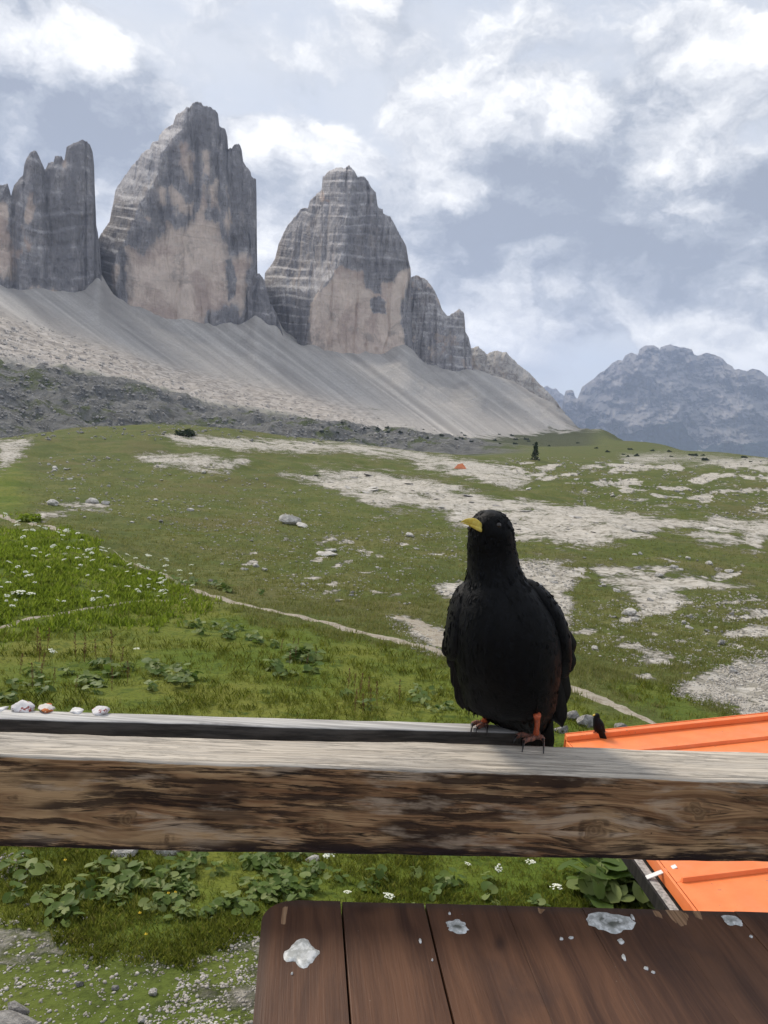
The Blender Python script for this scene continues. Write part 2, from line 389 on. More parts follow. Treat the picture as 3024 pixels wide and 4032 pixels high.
def gz_at(x, y):                                            # height of the ground sheet (dense part)
    az = np.arctan2(x, y); L = np.log(np.hypot(x, y))
    i = np.clip((L-L0)/(L1-L0)*(NL-1), 0, NL-1.001); j = np.clip((az-AZ0)/(AZ1-AZ0)*(NA-1), 0, NA-1.001)
    i0 = i.astype(int); j0 = j.astype(int); fi, fj = i-i0, j-j0; j0 = j0+IA
    return (GZ[i0, j0]*(1-fi)*(1-fj) + GZ[i0+1, j0]*fi*(1-fj) + GZ[i0, j0+1]*(1-fi)*fj + GZ[i0+1, j0+1]*fi*fj)
_rl = np.exp(np.linspace(L0+0.01, L1-0.01, 1400))
def ground_hit(px, py, rmin=3.2):                           # first point of the ground along each pixel's ray
    d = rays(np.atleast_1d(px), np.atleast_1d(py)); out = []
    for k in range(len(d)):
        x, y = d[k, 0]*_rl, d[k, 1]*_rl
        dz = CAMZ + d[k, 2]*_rl - gz_at(x, y)
        w = np.nonzero((dz < 0) & (_rl > rmin))[0]
        if len(w) == 0: out.append((np.nan, np.nan, np.nan)); continue
        i = max(w[0], 1); a, b = dz[i-1], dz[i]; q = a/(a-b) if a > b else 0.5
        r = _rl[i-1] + (_rl[i]-_rl[i-1])*q
        X, Y = d[k, 0]*r, d[k, 1]*r
        out.append((X, Y, gz_at(np.array([X]), np.array([Y]))[0]))
    return np.array(out)

# masks, fixed to the ground they were measured on
ROCKP = [[(1110, 1862), (1400, 1848), (1700, 1895), (1950, 1955), (2300, 2000), (2700, 2040), (3024, 2060), (3024, 2108), (2620, 2085), (2560, 2122), (2300, 2132), (2050, 2130), (1850, 2080), (1700, 2020), (1500, 1995), (1300, 1925)],
         [(640, 1709), (1000, 1735), (1350, 1748), (1700, 1792), (2000, 1838), (2080, 1885), (1900, 1872), (1600, 1812), (1300, 1778), (900, 1772), (700, 1745)],
         [(1640, 1815), (1900, 1850), (2080, 1900), (2000, 1905), (1800, 1870), (1650, 1840)],
         [(540, 1793), (800, 1800), (970, 1815), (900, 1852), (640, 1825)],
         [(1990, 2200), (2120, 2205), (2260, 2260), (2250, 2350), (2240, 2460), (2100, 2440), (2000, 2300)],
         [(2330, 2235), (2700, 2258), (2960, 2312), (2700, 2330), (2640, 2440), (2580, 2410), (2380, 2300)],
         [(1720, 2320), (1810, 2300), (1810, 2360), (1730, 2370)],
         [(2640, 2720), (2820, 2640), (3200, 2540), (3200, 2900), (2960, 2850), (2860, 2770)],
         [(1560, 2430), (1640, 2440), (1770, 2500), (1770, 2585), (1660, 2540)],
         [(640, 3990), (760, 3800), (900, 3720), (1060, 3680), (1100, 4200), (600, 4200)],
         [(-100, 3620), (180, 3660), (300, 3780), (-100, 3840)], [(2600, 2080), (3000, 2110), (2980, 2150), (2820, 2140)],
         [(0, 1740), (130, 1735), (80, 1790), (0, 1850)], [(130, 2010), (330, 1985), (420, 2010), (260, 2030), (150, 2045)],
         [(2450, 1800), (2640, 1790), (3024, 1815), (3024, 1840), (2600, 1815), (2460, 1820)]]
wob = 26*fbm(PXg/130, PYg/40, oct=5, seed=51)*np.clip((PYg-1690)/250, .25, 1.2)
rockm = np.zeros(AA.shape)
for P in ROCKP: rockm = np.maximum(rockm, sstep(sdist(PXg, PYg+0*wob, P)*np.clip(1.0, 0, 1) + wob, -46, 34))
patch = fbm(PXg/120+3, PYg/26, oct=5, seed=61)
dR = sdist(PXg, PYg, [(1900, 1790), (3300, 1800), (3300, 2060), (2600, 2010), (2000, 1900)])
rockm = np.maximum(rockm, sstep(dR, -10, 40)*sstep(patch, 0.02, 0.34))
dR = sdist(PXg, PYg, [(1950, 2180), (3300, 2180), (3300, 2800), (2500, 2700), (2200, 2500)])
rockm = np.maximum(rockm, 0.9*sstep(dR, -10, 60)*sstep(fbm(PXg/170+9, PYg/46, oct=5, seed=67), 0.10, 0.42))
dR = sdist(PXg, PYg, [(900, 2080), (1850, 2080), (1850, 2360), (1300, 2420), (900, 2250)])
rockm = np.maximum(rockm, 0.8*sstep(dR, -10, 60)*sstep(fbm(PXg/90+4, PYg/24, oct=5, seed=68), 0.34, 0.60))
rockm *= np.where(PXg > 1950, RR < 1000, RR < 560)
lush = sstep(sdist(PXg, PYg, [(-900, 2030), (280, 2085), (450, 2190), (720, 2310), (1000, 2420), (1500, 2520), (1770, 2590), (2250, 2730), (2640, 2900), (2700, 4300), (-900, 4300)]) + wob*1.0, -30, 70)
lush = np.maximum(lush, sstep(sdist(PXg, PYg, [(-400, 1840), (60, 1850), (90, 2010), (-400, 2030)]) + 2*wob, -80, 60))
lush = np.maximum(lush, 0.7*sstep(sdist(PXg, PYg, [(2330, 2690), (2560, 2660), (2950, 2860), (2700, 2880)]) + wob, -20, 40))
lush = lush*(1-.62*sstep(PYg + 2.2*wob, 3600, 3760)*(RR < 40))
rockm = np.where(PYg > 3500, np.maximum(.72*rockm, .46*sstep(PYg+2*wob, 3640, 3800))*(RR < 40), rockm)
scree = sstep(RR, 830, 870)*sstep(2400-PXg + 0.0*PYg, 0, 120)
band = sstep(RR, 500, 560)*(1-sstep(RR, 835, 865))*sstep(2150-PXg, 0, 300)
ROWS, NCOL = AA.shape

def ground_mat(t):
    P = t.geo(); Pn = t.node('ShaderNodeNewGeometry').outputs['Normal']
    dist = t.vmath('LENGTH', P)
    n1 = t.noise(P, 0.22, 8, 0.62); n2 = t.noise(P, 2.3, 8, 0.65); n3 = t.noise(P, 14, 4, 0.6)
    lush = t.attr('lush'); rock = t.attr('rock'); scree = t.attr('scree'); band = t.attr('band')
    dry = t.mix(t.ss(n1, .35, .68), (0.092, 0.115, 0.028), (0.150, 0.148, 0.050))
    dry = t.mix(t.ss(n2, .42, .66), dry, (0.066, 0.082, 0.021))
    wet = t.mix(t.ss(n1, .38, .66), (0.095, 0.135, 0.018), (0.155, 0.165, 0.030))
    wet = t.mix(t.ss(n2, .50, .70), wet, (0.048, 0.078, 0.012))
    dry = t.mix(t.math('MULTIPLY', t.ss(t.noise(P, 0.055, 6, .6), .48, .66), .5), dry, (.125, .105, .048)); dry = t.mix(t.math('MULTIPLY', t.ss(t.noise(t.map(P, loc=(7, 3, 1)), 0.13, 7, .68), .50, .64), .7), dry, (.070, .090, .025)); g = t.mix(lush, dry, wet)
    g = t.mix(t.math('MULTIPLY', t.ss(n3, .45, .7), 0.55), g, (0.032, 0.042, 0.010))
    # bare limestone with turf in the joints
    rn = t.noise(t.map(P, (1, 1, 3)), 0.9, 9, 0.68, 0.6)
    stone = t.ramp(rn, [(.30, (.20, .18, .15)), (.46, (.43, .40, .35)), (.70, (.58, .55, .50))])
    crack = t.voronoi(t.vmath('ADD', P, t.vmath('SCALE', t.noise(P, 1.2, 4, 0.6, col=True), scale=1.2)), 0.55, 'DISTANCE_TO_EDGE')
    stone = t.mix(t.math('MULTIPLY', t.ss(crack, .07, .0), .55), stone, (.12, .11, .075))
    nb = t.noise(t.map(P, (1, 1, 1)), 0.045, 6, .62)
    mixn = t.math('ADD', t.math('ADD', t.math('MULTIPLY', t.math('SUBTRACT', n2, .5), 1.5), t.math('MULTIPLY', t.math('SUBTRACT', n1, .5), 1.7)), t.math('MULTIPLY', t.math('SUBTRACT', nb, .5), .9))
    rk = t.ss(t.math('ADD', rock, t.math('MULTIPLY', mixn, t.math('MULTIPLY', t.ss(rock, .0, .12), 1.25))), .40, .82)
    c = t.mix(rk, g, stone)
    # grey rock band
    bn = t.noise(t.map(P, (1, 1, .35)), 0.09, 10, 0.72, 1.0)
    bcol = t.ramp(bn, [(.33, (.085, .086, .080)), (.50, (.18, .18, .172)), (.68, (.30, .295, .285))])
    bgreen = t.ss(t.noise(P, 0.021, 8, .7), .52, .60)
    nz = t.sep(Pn)[2]
    bcol = t.mix(t.math('MULTIPLY', bgreen, t.ss(nz, .55, .9)), bcol, (0.095, 0.115, 0.048))
    c = t.mix(band, c, bcol)
    # scree, streaked down the slope
    sv = t.comb(t.attr('sx'), t.attr('sy'), 0.0)
    sn = t.noise(sv, 0.8, 8, 0.58, 1.3)
    scol = t.ramp(sn, [(.28, (.38, .355, .335)), (.48, (.52, .49, .455)), (.68, (.72, .68, .63))])
    sf = t.noise(P, 0.35, 6, 0.7)
    scol = t.mix(t.math('MULTIPLY', t.ss(sf, .40, .68), .35), scol, (.30, .275, .255))
    bl = t.attr('boulder')
    bo = t.voronoi(P, 0.16, 'F1', 'Color'); bo = t.sep(bo)[0]
    scol = t.mix(t.math('MULTIPLY', bl, .75), scol, t.ramp(bo, [(0, (.30, .26, .225)), (.5, (.55, .49, .43)), (1, (.70, .64, .58))]))
    turf = t.ss(t.math('ADD', t.noise(P, 0.03, 8, .68), t.math('MULTIPLY', t.attr('turf'), .55)), .62, .80)
    scol = t.mix(turf, scol, (0.095, 0.105, 0.052))
    c = t.mix(scree, c, scol)
    h = t.math('ADD', t.math('MULTIPLY', n2, .12), t.math('MULTIPLY', n3, .03))
    h = t.math('ADD', h, t.math('MULTIPLY', rk, t.math('MULTIPLY_ADD', rn, .35, .06)))
    hs = t.math('ADD', t.math('MULTIPLY', bn, 14), t.math('MULTIPLY', sf, 1.0))
    hh = t.mix(t.math('MAXIMUM', band, scree), h, hs)
    setb(t, c, 0.95, t.bump(t.sep(hh)[0], 0.8, 1.0), 0.1)
M_ground = material('ground_turf_and_rock', ground_mat)
sx = (PXg - 1.35*(PYg-1250))/62.0; sy = PYg/420.0 + RR/900
ground = mesh_obj('ground', np.stack([GX, GY, GZ], -1).reshape(-1, 3), grid_faces(ROWS, NCOL)[:, ::-1], M_ground, smooth=True,
    attrs=dict(lush=lush, rock=rockm, scree=scree, band=band, sx=sx, sy=sy, boulder=bould,
               turf=sstep(PXg, 1900, 2350)*sstep(PYg, 1640, 1760) + .5*sstep(PYg, 1690, 1740)*sstep(PXg, 1500, 1900)))
tag(ground, kind='structure')

# ------------------------------------------------------------------ mountains: each built as relief on its own footing
def skyline_noise(x, amp, seed, fr=(9, 26)):
    return amp*(np.abs(perlin(x/fr[0], x*0+.3, seed=seed))*0.9 + 0.8*perlin(x/fr[1], x*0+.7, seed=seed+1))
def rock_mass(name, sky, base, r0, nx, ny, depth, masks, mat, thick=220, jag=5, seed=0, rough=1.0, lean=0.25, wallblend=26, rough_z=1.0, strat=24, flank=None):
    sky = np.array(sky, float); x0, x1 = sky[0, 0], sky[-1, 0]
    xs = np.linspace(x0, x1, nx)
    top = np.interp(xs, sky[:, 0], sky[:, 1]) + skyline_noise(xs, jag*1.5, seed, (6, 19))
    bp = np.array(base, float); bot = np.interp(xs, bp[:, 0], bp[:, 1])
    v = np.linspace(0, 1, ny)[:, None]
    PX = np.repeat(xs[None], ny, 0); PY = bot + (top-bot)*(1-(1-v)**1.0)
    # distance to the silhouette rounds the sides away from the viewer
    S = np.stack([xs, top], -1)
    dE = np.full(PX.shape, 1e9)
    step = max(1, nx//160)
    for i in range(0, nx-step, step):
        a, b = S[i], S[i+step]; e = b-a; L = e@e+1e-9
        k = np.clip(((PX-a[0])*e[0]+(PY-a[1])*e[1])/L, 0, 1)
        dE = np.minimum(dE, np.hypot(PX-a[0]-k*e[0], PY-a[1]-k*e[1]))
    dE = np.minimum(dE, np.minimum(PX-x0, x1-PX)+1.0)
    m_px = r0/FPX
    W = at_r(PX, PY, np.full(PX.shape, float(r0)))
    X, Z = W[..., 0], W[..., 2]
    h = Z-Z.min()
    D = lean*h + depth(PX, PY)*m_px + wallblend*m_px*1.6*np.exp(-dE/wallblend)
    fade = np.clip(dE/10, 0.15, 1)
    z = Z/rough_z
    led = Z/strat + 1.1*fbm(X/160, Z/200, oct=3, seed=seed+3) + X/900
    saw = (led-np.floor(led)); amp = 0.35+0.9*np.clip(perlin(np.floor(led)*.37+X/300, X/120, seed=seed+4)+.4, 0, 1)
    strata = .45+.8*sstep(fbm(X/90, Z/50, oct=3, seed=seed+9), -.2, .4) if flank is None else .12+1.2*sstep(flank(PX, PY), -6, 14)*(.5+.7*sstep(fbm(X/90, Z/50, oct=3, seed=seed+9), -.3, .3))
    chim = ridged(X/46, z/260, oct=5, seed=seed+6)
    at = masks(PX, PY, X, Z, dE); calm = 1-.45*np.clip(at.get('ochre', 0), 0, 1)
    crk = np.maximum(0, ridged(X/30+.25*fbm(X/80, Z/80, oct=2, seed=seed+12), z/420, oct=3, seed=seed+11)-1.05)
    D = D + rough*fade*calm*(6*fbm(X/60, z/70, oct=6, seed=seed+5, gain=.58) - 9*(chim-1.0)*0.6 + 5.0*np.abs(fbm(X/13, z/30, oct=4, seed=seed+8)) + 16*crk + strata*strat*0.30*(sstep(saw, .72, 1.0)-saw)*amp)
    W = at_r(PX, PY, r0 + D)
    # back of the mass
    bk = np.unique(np.concatenate([np.arange(1, ny, 8), [ny-1]]))
    Bk = at_r(PX[::-1][bk], PY[::-1][bk], r0 + D[::-1][bk] + thick*(1-v[::-1][bk]**2)**.5 + 6)
    V = np.concatenate([W, Bk]); nr = V.shape[0]
    at = {k: np.concatenate([a, a[::-1][bk]]) for k, a in at.items()}
    at['strata'] = np.concatenate([led, led[::-1][bk]])
    o = mesh_obj(name, V.reshape(-1, 3), grid_faces(nr, nx), mat, smooth=True, attrs=at)
    return o
def cliff_mat(grey, dark, ochre, pale):
    def f(t):
        P = t.geo(); N = t.node('ShaderNodeNewGeometry').outputs['Normal']
        oc = t.attr('ochre'); dk = t.attr('dark'); st = t.attr('strata')
        streak = t.noise(t.map(P, (1, 1, .10)), 0.055, 8, .65)
        blot = t.noise(P, 0.022, 9, .68, .5)
        fine = t.noise(P, 0.16, 6, .7)
        lay = t.noise(t.comb(t.math('MULTIPLY', st, 3.0), t.math('MULTIPLY', t.sep(P)[0], .004), 0.0), 1.6, 7, .7)
        g = t.mix(t.ss(lay, .30, .62), tuple(.5*(a+b) for a, b in zip(dark, grey)), grey)
        g = t.mix(t.math('MULTIPLY', t.ss(fine, .45, .7), .45), g, pale)
        g = t.mix(t.math('MULTIPLY', t.ss(streak, .50, .66), .55), g, dark)
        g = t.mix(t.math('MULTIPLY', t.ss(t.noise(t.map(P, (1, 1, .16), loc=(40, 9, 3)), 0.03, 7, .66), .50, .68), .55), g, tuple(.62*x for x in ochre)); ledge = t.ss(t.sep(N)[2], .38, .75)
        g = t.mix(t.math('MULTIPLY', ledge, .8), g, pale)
        o = t.mix(t.ss(blot, .36, .66), ochre, tuple(1.22*c for c in ochre))
        o = t.mix(t.math('MULTIPLY', t.ss(t.noise(P, 0.012, 7, .66, .5), .46, .62), .75), o, (.40, .30, .255)); o = t.mix(t.math('MULTIPLY', t.ss(t.noise(t.map(P, loc=(11, 5, 70)), 0.017, 8, .7, .6), .54, .66), .65), o, (.30, .265, .235)); o = t.mix(t.math('MULTIPLY', t.ss(t.noise(t.map(P, (1, 1, 2.2), loc=(3, 5, 9)), 0.02, 7, .7), .56, .68), .6), o, (.60, .53, .46))
        o = t.mix(t.math('MULTIPLY', t.ss(lay, .55, .70), .40), o, tuple(.62*x for x in ochre))
        o = t.mix(t.math('MULTIPLY', t.ss(streak, .60, .74), .35), o, (.26, .215, .18))
        fac = t.ss(t.math('ADD', oc, t.math('MULTIPLY', t.math('SUBTRACT', t.math('ADD', t.math('MULTIPLY', streak, .65), t.math('MULTIPLY', blot, .5)), .575), 2.6)), .34, .66)
        c = t.mix(fac, g, o)
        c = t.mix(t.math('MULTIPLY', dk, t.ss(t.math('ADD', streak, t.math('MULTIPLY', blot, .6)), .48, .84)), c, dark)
        crv = t.noise(t.map(P, (1, 1, .055)), 0.085, 5, .6, .3); cr = t.ss(t.math('ABSOLUTE', t.math('SUBTRACT', crv, .5)), .022, .0); c = t.mix(t.math('MULTIPLY', cr, t.math('MULTIPLY_ADD', fac, -.38, .48)), c, tuple(.5*x for x in dark))
        hgt = t.math('ADD', t.math('MULTIPLY', streak, 5), t.math('ADD', t.math('MULTIPLY', fine, 2.2), t.math('MULTIPLY', lay, 3.0)))
        setb(t, c, 0.95, t.bump(hgt, .75, 1.0), .1)
    return f
M_cliff = material('tower_dolomite', cliff_mat((.43, .405, .40), (.175, .168, .174), (.60, .495, .415), (.63, .60, .58)))
M_cliff2 = material('far_dolomite', cliff_mat((.43, .39, .36), (.24, .225, .215), (.52, .44, .37), (.62, .58, .53)))

def poly_max(PX, PY, polys, wob, lo=-10, hi=10):
    m = np.zeros(PX.shape)
    for p in polys: m = np.maximum(m, sstep(sdist(PX, PY, p)+wob, lo, hi))
    return m
# arete functions: left of the edge the flank turns away to the left
def edge_depth(edge, kl, kr):
    E = np.array(edge, float)
    def f(PX, PY):
        ex = np.interp(PY, E[:, 1], E[:, 0])
        s = PX-ex
        return np.where(s < 0, -s*kl, s*kr)
    return f
BIG_EDGE = [(735, 400), (726, 456), (720, 507), (673, 550), (639, 605), (631, 669), (601, 728), (550, 805), (529, 869), (495, 945), (456, 1009), (448, 1060), (470, 1250), (470, 1400)]
def big_depth(PX, PY):
    d = edge_depth(BIG_EDGE, 1.6, 0.08)(PX, PY)
    d += 26*sstep(PX, 896, 912)*sstep(1020-PY, 0, 60)
    d += 16*np.exp(-((PX-(775+(PY-600)*.03))/9)**2)*sstep(PY, 520, 560)*sstep(830-PY, 0, 60)
    d += -14*sstep(PY, 1150, 1270)
    return d
def big_masks(PX, PY, X, Z, dE):
    w = 12*fbm(PX/26, PY/60, oct=4, seed=101)
    polys = [[(488, 975), (545, 985), (575, 1000), (610, 960), (640, 925), (660, 880), (720, 905), (760, 870), (775, 840), (800, 860), (830, 870), (860, 880), (866, 920), (885, 985), (905, 1000), (930, 1010), (985, 975), (985, 1050), (968, 1200), (948, 1240), (920, 1185), (880, 1205), (820, 1235), (800, 1300), (460, 1290), (495, 1220), (505, 1145), (503, 1038)],
             [(672, 740), (720, 770), (757, 805), (750, 842), (700, 850), (680, 810)], [(712, 560), (735, 570), (762, 650), (748, 720), (728, 680), (700, 640)],
             [(800, 600), (824, 600), (815, 720), (808, 860), (790, 860), (797, 740)], [(618, 745), (645, 745), (655, 800), (628, 800)], [(545, 815), (572, 835), (590, 870), (560, 860)],
             [(888, 730), (899, 730), (896, 920), (884, 920)], [(820, 740), (850, 720), (850, 800), (828, 810)], [(446, 1050), (456, 1050), (455, 1130), (446, 1130)]]
    oc = poly_max(PX, PY, polys, 1.6*w, -34, 34)
    oc *= 1-0.9*sstep(sdist(PX, PY, [(880, 1020), (915, 1010), (930, 1080), (925, 1160), (900, 1180), (890, 1110)]) + w, -8, 8)
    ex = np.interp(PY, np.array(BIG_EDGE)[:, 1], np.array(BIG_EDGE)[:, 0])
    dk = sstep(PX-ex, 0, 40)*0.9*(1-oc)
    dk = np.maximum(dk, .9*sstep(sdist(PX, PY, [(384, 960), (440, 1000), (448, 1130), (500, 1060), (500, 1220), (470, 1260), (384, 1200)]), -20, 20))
    return dict(ochre=oc, dark=dk)
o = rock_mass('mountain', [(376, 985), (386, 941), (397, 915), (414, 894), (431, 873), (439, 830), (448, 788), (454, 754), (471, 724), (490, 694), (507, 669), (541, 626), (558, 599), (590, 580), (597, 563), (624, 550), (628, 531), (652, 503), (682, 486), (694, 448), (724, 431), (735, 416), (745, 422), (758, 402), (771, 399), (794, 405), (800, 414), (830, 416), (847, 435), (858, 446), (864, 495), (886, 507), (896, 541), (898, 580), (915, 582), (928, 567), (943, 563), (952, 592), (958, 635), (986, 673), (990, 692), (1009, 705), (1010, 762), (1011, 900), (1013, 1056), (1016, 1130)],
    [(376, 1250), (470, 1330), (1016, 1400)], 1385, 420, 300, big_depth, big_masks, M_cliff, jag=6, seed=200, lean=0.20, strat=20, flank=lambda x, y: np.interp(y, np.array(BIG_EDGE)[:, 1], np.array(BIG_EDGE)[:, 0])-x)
tag(o, 'tallest central rock tower with broad ochre lower wall above the scree', 'mountain', kind='structure')

W_EDGE = [(1380, 640), (1388, 707), (1369, 799), (1355, 924), (1345, 1000), (1330, 1050), (1310, 1085), (1260, 1146), (1233, 1206), (1222, 1298), (1228, 1360), (1228, 1500)]
def west_depth(PX, PY):
    d = edge_depth(W_EDGE, 1.45, 0.10)(PX, PY)
    d += 10*np.exp(-((PX-(1462+(PY-850)*.10))/8)**2)*sstep(PY, 840, 900)*sstep(1190-PY, 0, 40)
    d += 12*np.exp(-((PX-(1172-(PY-1050)*.05))/7)**2)*sstep(PY, 1030, 1060)*sstep(1260-PY, 0, 40)
    d += 14*np.exp(-((PX-(1300-(PY-700)*.06))/8)**2)*sstep(PY, 760, 800)*sstep(1060-PY, 0, 60)
    return d
def west_masks(PX, PY, X, Z, dE):
    w = 7*fbm(PX/22, PY/40, oct=4, seed=131)
    polys = [[(1336, 1046), (1430, 1068), (1437, 1130), (1478, 1150), (1497, 1108), (1552, 1108), (1567, 1080), (1620, 1052), (1595, 1163), (1580, 1217), (1592, 1440), (1470, 1440), (1350, 1440), (1220, 1370), (1220, 1298), (1223, 1200), (1262, 1146), (1315, 1081)],
             [(1266, 735), (1290, 790), (1262, 795)]]
    oc = poly_max(PX, PY, polys, 1.3*w, -16, 16)
    oc *= 1-sstep(sdist(PX, PY, [(1455, 1185), (1490, 1162), (1520, 1190), (1518, 1235), (1470, 1232)]) + w, -6, 6)
    oc *= 1-.6*sstep(sdist(PX, PY, [(1430, 1060), (1500, 1060), (1500, 1160), (1475, 1155)]) + w, -6, 6)
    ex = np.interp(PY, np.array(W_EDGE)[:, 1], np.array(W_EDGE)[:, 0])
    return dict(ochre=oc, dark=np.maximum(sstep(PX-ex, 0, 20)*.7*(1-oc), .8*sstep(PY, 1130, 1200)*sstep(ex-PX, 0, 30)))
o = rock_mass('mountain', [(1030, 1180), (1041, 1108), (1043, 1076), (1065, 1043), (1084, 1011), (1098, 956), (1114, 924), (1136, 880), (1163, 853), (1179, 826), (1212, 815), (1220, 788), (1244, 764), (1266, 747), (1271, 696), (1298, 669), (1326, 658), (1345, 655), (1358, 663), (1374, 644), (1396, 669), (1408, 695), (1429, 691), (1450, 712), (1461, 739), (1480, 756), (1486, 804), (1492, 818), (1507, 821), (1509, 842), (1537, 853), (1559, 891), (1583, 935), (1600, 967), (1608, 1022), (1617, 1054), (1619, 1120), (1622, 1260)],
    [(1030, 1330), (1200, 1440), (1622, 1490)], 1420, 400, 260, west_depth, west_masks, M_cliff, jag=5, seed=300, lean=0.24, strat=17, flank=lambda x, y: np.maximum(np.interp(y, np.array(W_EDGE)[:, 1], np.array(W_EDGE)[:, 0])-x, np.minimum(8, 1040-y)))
tag(o, 'banded pyramid rock tower with pale ochre wall at its foot, right of the tallest', 'mountain', kind='structure')

def left_depth(PX, PY):
    d = 0.35*np.abs(PX-300)*0 + 20*sstep(262-PX, 0, 60)*sstep(PY, 560, 700)*0
    d = d + 18*np.exp(-((PX-250-(PY-700)*.02)/16)**2)*sstep(900-PY, 0, 200)
    d = d - 20*np.exp(-((PX-130)/60)**2) + 24*np.exp(-((PX-52)/12)**2) + 10*np.exp(-((PX-337)/4)**2)
    return d + 30*sstep(PX, 360, 392)
def left_masks(PX, PY, X, Z, dE):
    w = 12*fbm(PX/20, PY/70, oct=4, seed=141)
    oc = poly_max(PX, PY, [[(0, 790), (35, 800), (40, 900), (70, 990), (40, 1100), (0, 1090), (-200, 1090), (-200, 790)], [(95, 760), (125, 770), (135, 860), (100, 900)], [(85, 880), (130, 960), (130, 1020), (85, 990)],
                           [(100, 1120), (230, 1150), (350, 1190), (350, 1240), (100, 1180)], [(225, 680), (258, 640), (240, 730)]], 1.5*w, -30, 30)
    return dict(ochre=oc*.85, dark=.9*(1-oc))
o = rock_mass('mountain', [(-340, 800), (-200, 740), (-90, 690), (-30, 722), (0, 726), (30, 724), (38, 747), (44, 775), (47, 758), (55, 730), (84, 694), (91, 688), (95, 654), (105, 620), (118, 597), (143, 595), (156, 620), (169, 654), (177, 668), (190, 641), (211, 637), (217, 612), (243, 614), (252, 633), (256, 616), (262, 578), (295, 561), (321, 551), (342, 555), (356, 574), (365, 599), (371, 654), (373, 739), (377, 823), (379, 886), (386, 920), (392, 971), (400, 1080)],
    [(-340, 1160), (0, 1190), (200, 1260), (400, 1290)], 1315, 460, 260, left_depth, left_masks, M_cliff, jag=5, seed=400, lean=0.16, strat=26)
tag(o, 'dark cluster of slender rock spires at the left, ending in a square topped pillar', 'mountain', kind='structure')

def plain_masks(PX, PY, X, Z, dE):
    oc = .45*sstep(fbm(PX/60, PY/60, oct=3, seed=151), 0.05, .3); return dict(ochre=oc, dark=.35*np.ones(PX.shape))
def side_depth(PX, PY): return .25*np.maximum(PX-1720, 0) + 14*np.exp(-((PX-1712)/7)**2)*sstep(PY, 1200, 1240) + 16*np.exp(-((PX-1775)/9)**2)
o = rock_mass('mountain', [(1570, 1120), (1608, 1092), (1646, 1084), (1684, 1103), (1711, 1141), (1730, 1184), (1741, 1217), (1765, 1241), (1787, 1233), (1808, 1214), (1827, 1228), (1831, 1271), (1832, 1304), (1846, 1331), (1857, 1380), (1862, 1440)],
    [(1570, 1420), (1720, 1530), (1862, 1540)], 1475, 220, 160, side_depth, plain_masks, M_cliff, jag=4, seed=500, lean=.3, strat=20)
tag(o, 'lower layered rock peak with a notched pinnacle, at the pyramid tower\'s right foot', 'mountain', kind='structure')
o = rock_mass('mountain', [(1825, 1400), (1846, 1372), (1872, 1366), (1883, 1363), (1905, 1380), (1918, 1397), (1935, 1385), (1952, 1380), (1995, 1385), (2021, 1415), (2081, 1466), (2132, 1518), (2167, 1552), (2195, 1585), (2225, 1625)],
    [(1825, 1490), (1978, 1570), (2225, 1660)], 1600, 200, 90, lambda x, y: 0*x, plain_masks, M_cliff2, jag=4, seed=600, lean=.6, strat=22, thick=160)
tag(o, 'small stepped rock shoulder where the scree ridge runs out to the right', 'mountain', kind='structure')
for k, (pts, bb, rr) in enumerate([([(975, 1160), (1000, 1085), (1020, 1075), (1040, 1100), (1060, 1180), (1075, 1260)], [(975, 1300), (1040, 1420), (1075, 1420)], 1370),
                                   ([(1050, 1240), (1070, 1200), (1090, 1240), (1110, 1300), (1130, 1370)], [(1050, 1360), (1130, 1450)], 1365)]):
    o = rock_mass('rock_buttress', pts, bb, rr, 70, 110, lambda x, y: 0*x, lambda PX, PY, X, Z, dE: dict(ochre=0*PX, dark=.9+0*PX), M_cliff, jag=4, seed=650+k, lean=.35, thick=90, wallblend=14)
    tag(o, ['dark rock rib in the gap between the tallest tower and the pyramid tower', 'small dark rock toe poking out of the scree below that gap'][k], 'cliff', kind='structure')

FOREST = [[(2520, 1700), (2560, 1672), (2620, 1660), (2680, 1662), (2710, 1710), (2780, 1775), (2530, 1775)], [(2740, 1790), (2790, 1755), (3024, 1735), (3400, 1730), (3400, 1840), (2740, 1840)], [(2300, 1660), (2335, 1640), (2365, 1655), (2350, 1690), (2300, 1690)], [(2420, 1720), (2520, 1700), (2540, 1790), (2420, 1790)]]
def far_mat(t):
    P = t.geo(); N = t.node('ShaderNodeNewGeometry').outputs['Normal']
    a = t.noise(t.map(P, (1, 1, .8), rot=(0, .55, 0)), 0.0042, 10, .72, .9); b = t.noise(P, 0.012, 8, .7)
    c = t.ramp(a, [(.40, (.050, .048, .056)), (.5, (.135, .125, .13)), (.60, (.27, .25, .245))])
    c = t.mix(t.math('MULTIPLY', t.ss(b, .55, .7), .4), c, (.13, .125, .13))
    c = t.mix(t.math('MULTIPLY', t.ss(t.sep(N)[2], .62, .80), .55), c, (.36, .335, .31))
    f = t.ss(t.math('ADD', t.attr('forest'), t.math('MULTIPLY', t.math('SUBTRACT', b, .5), 1.4)), .42, .58)
    c = t.mix(f, c, (.014, .030, .026))
    setb(t, c, .95, t.bump(t.math('ADD', t.math('MULTIPLY', a, 120), t.math('MULTIPLY', b, 40)), .7, 1.0), .05)
M_far = material('distant_mountain', far_mat)
def far_masks(PX, PY, X, Z, dE): return dict(forest=poly_max(PX, PY, FOREST, 10*fbm(PX/30, PY/30, oct=4, seed=161), -12, 12))
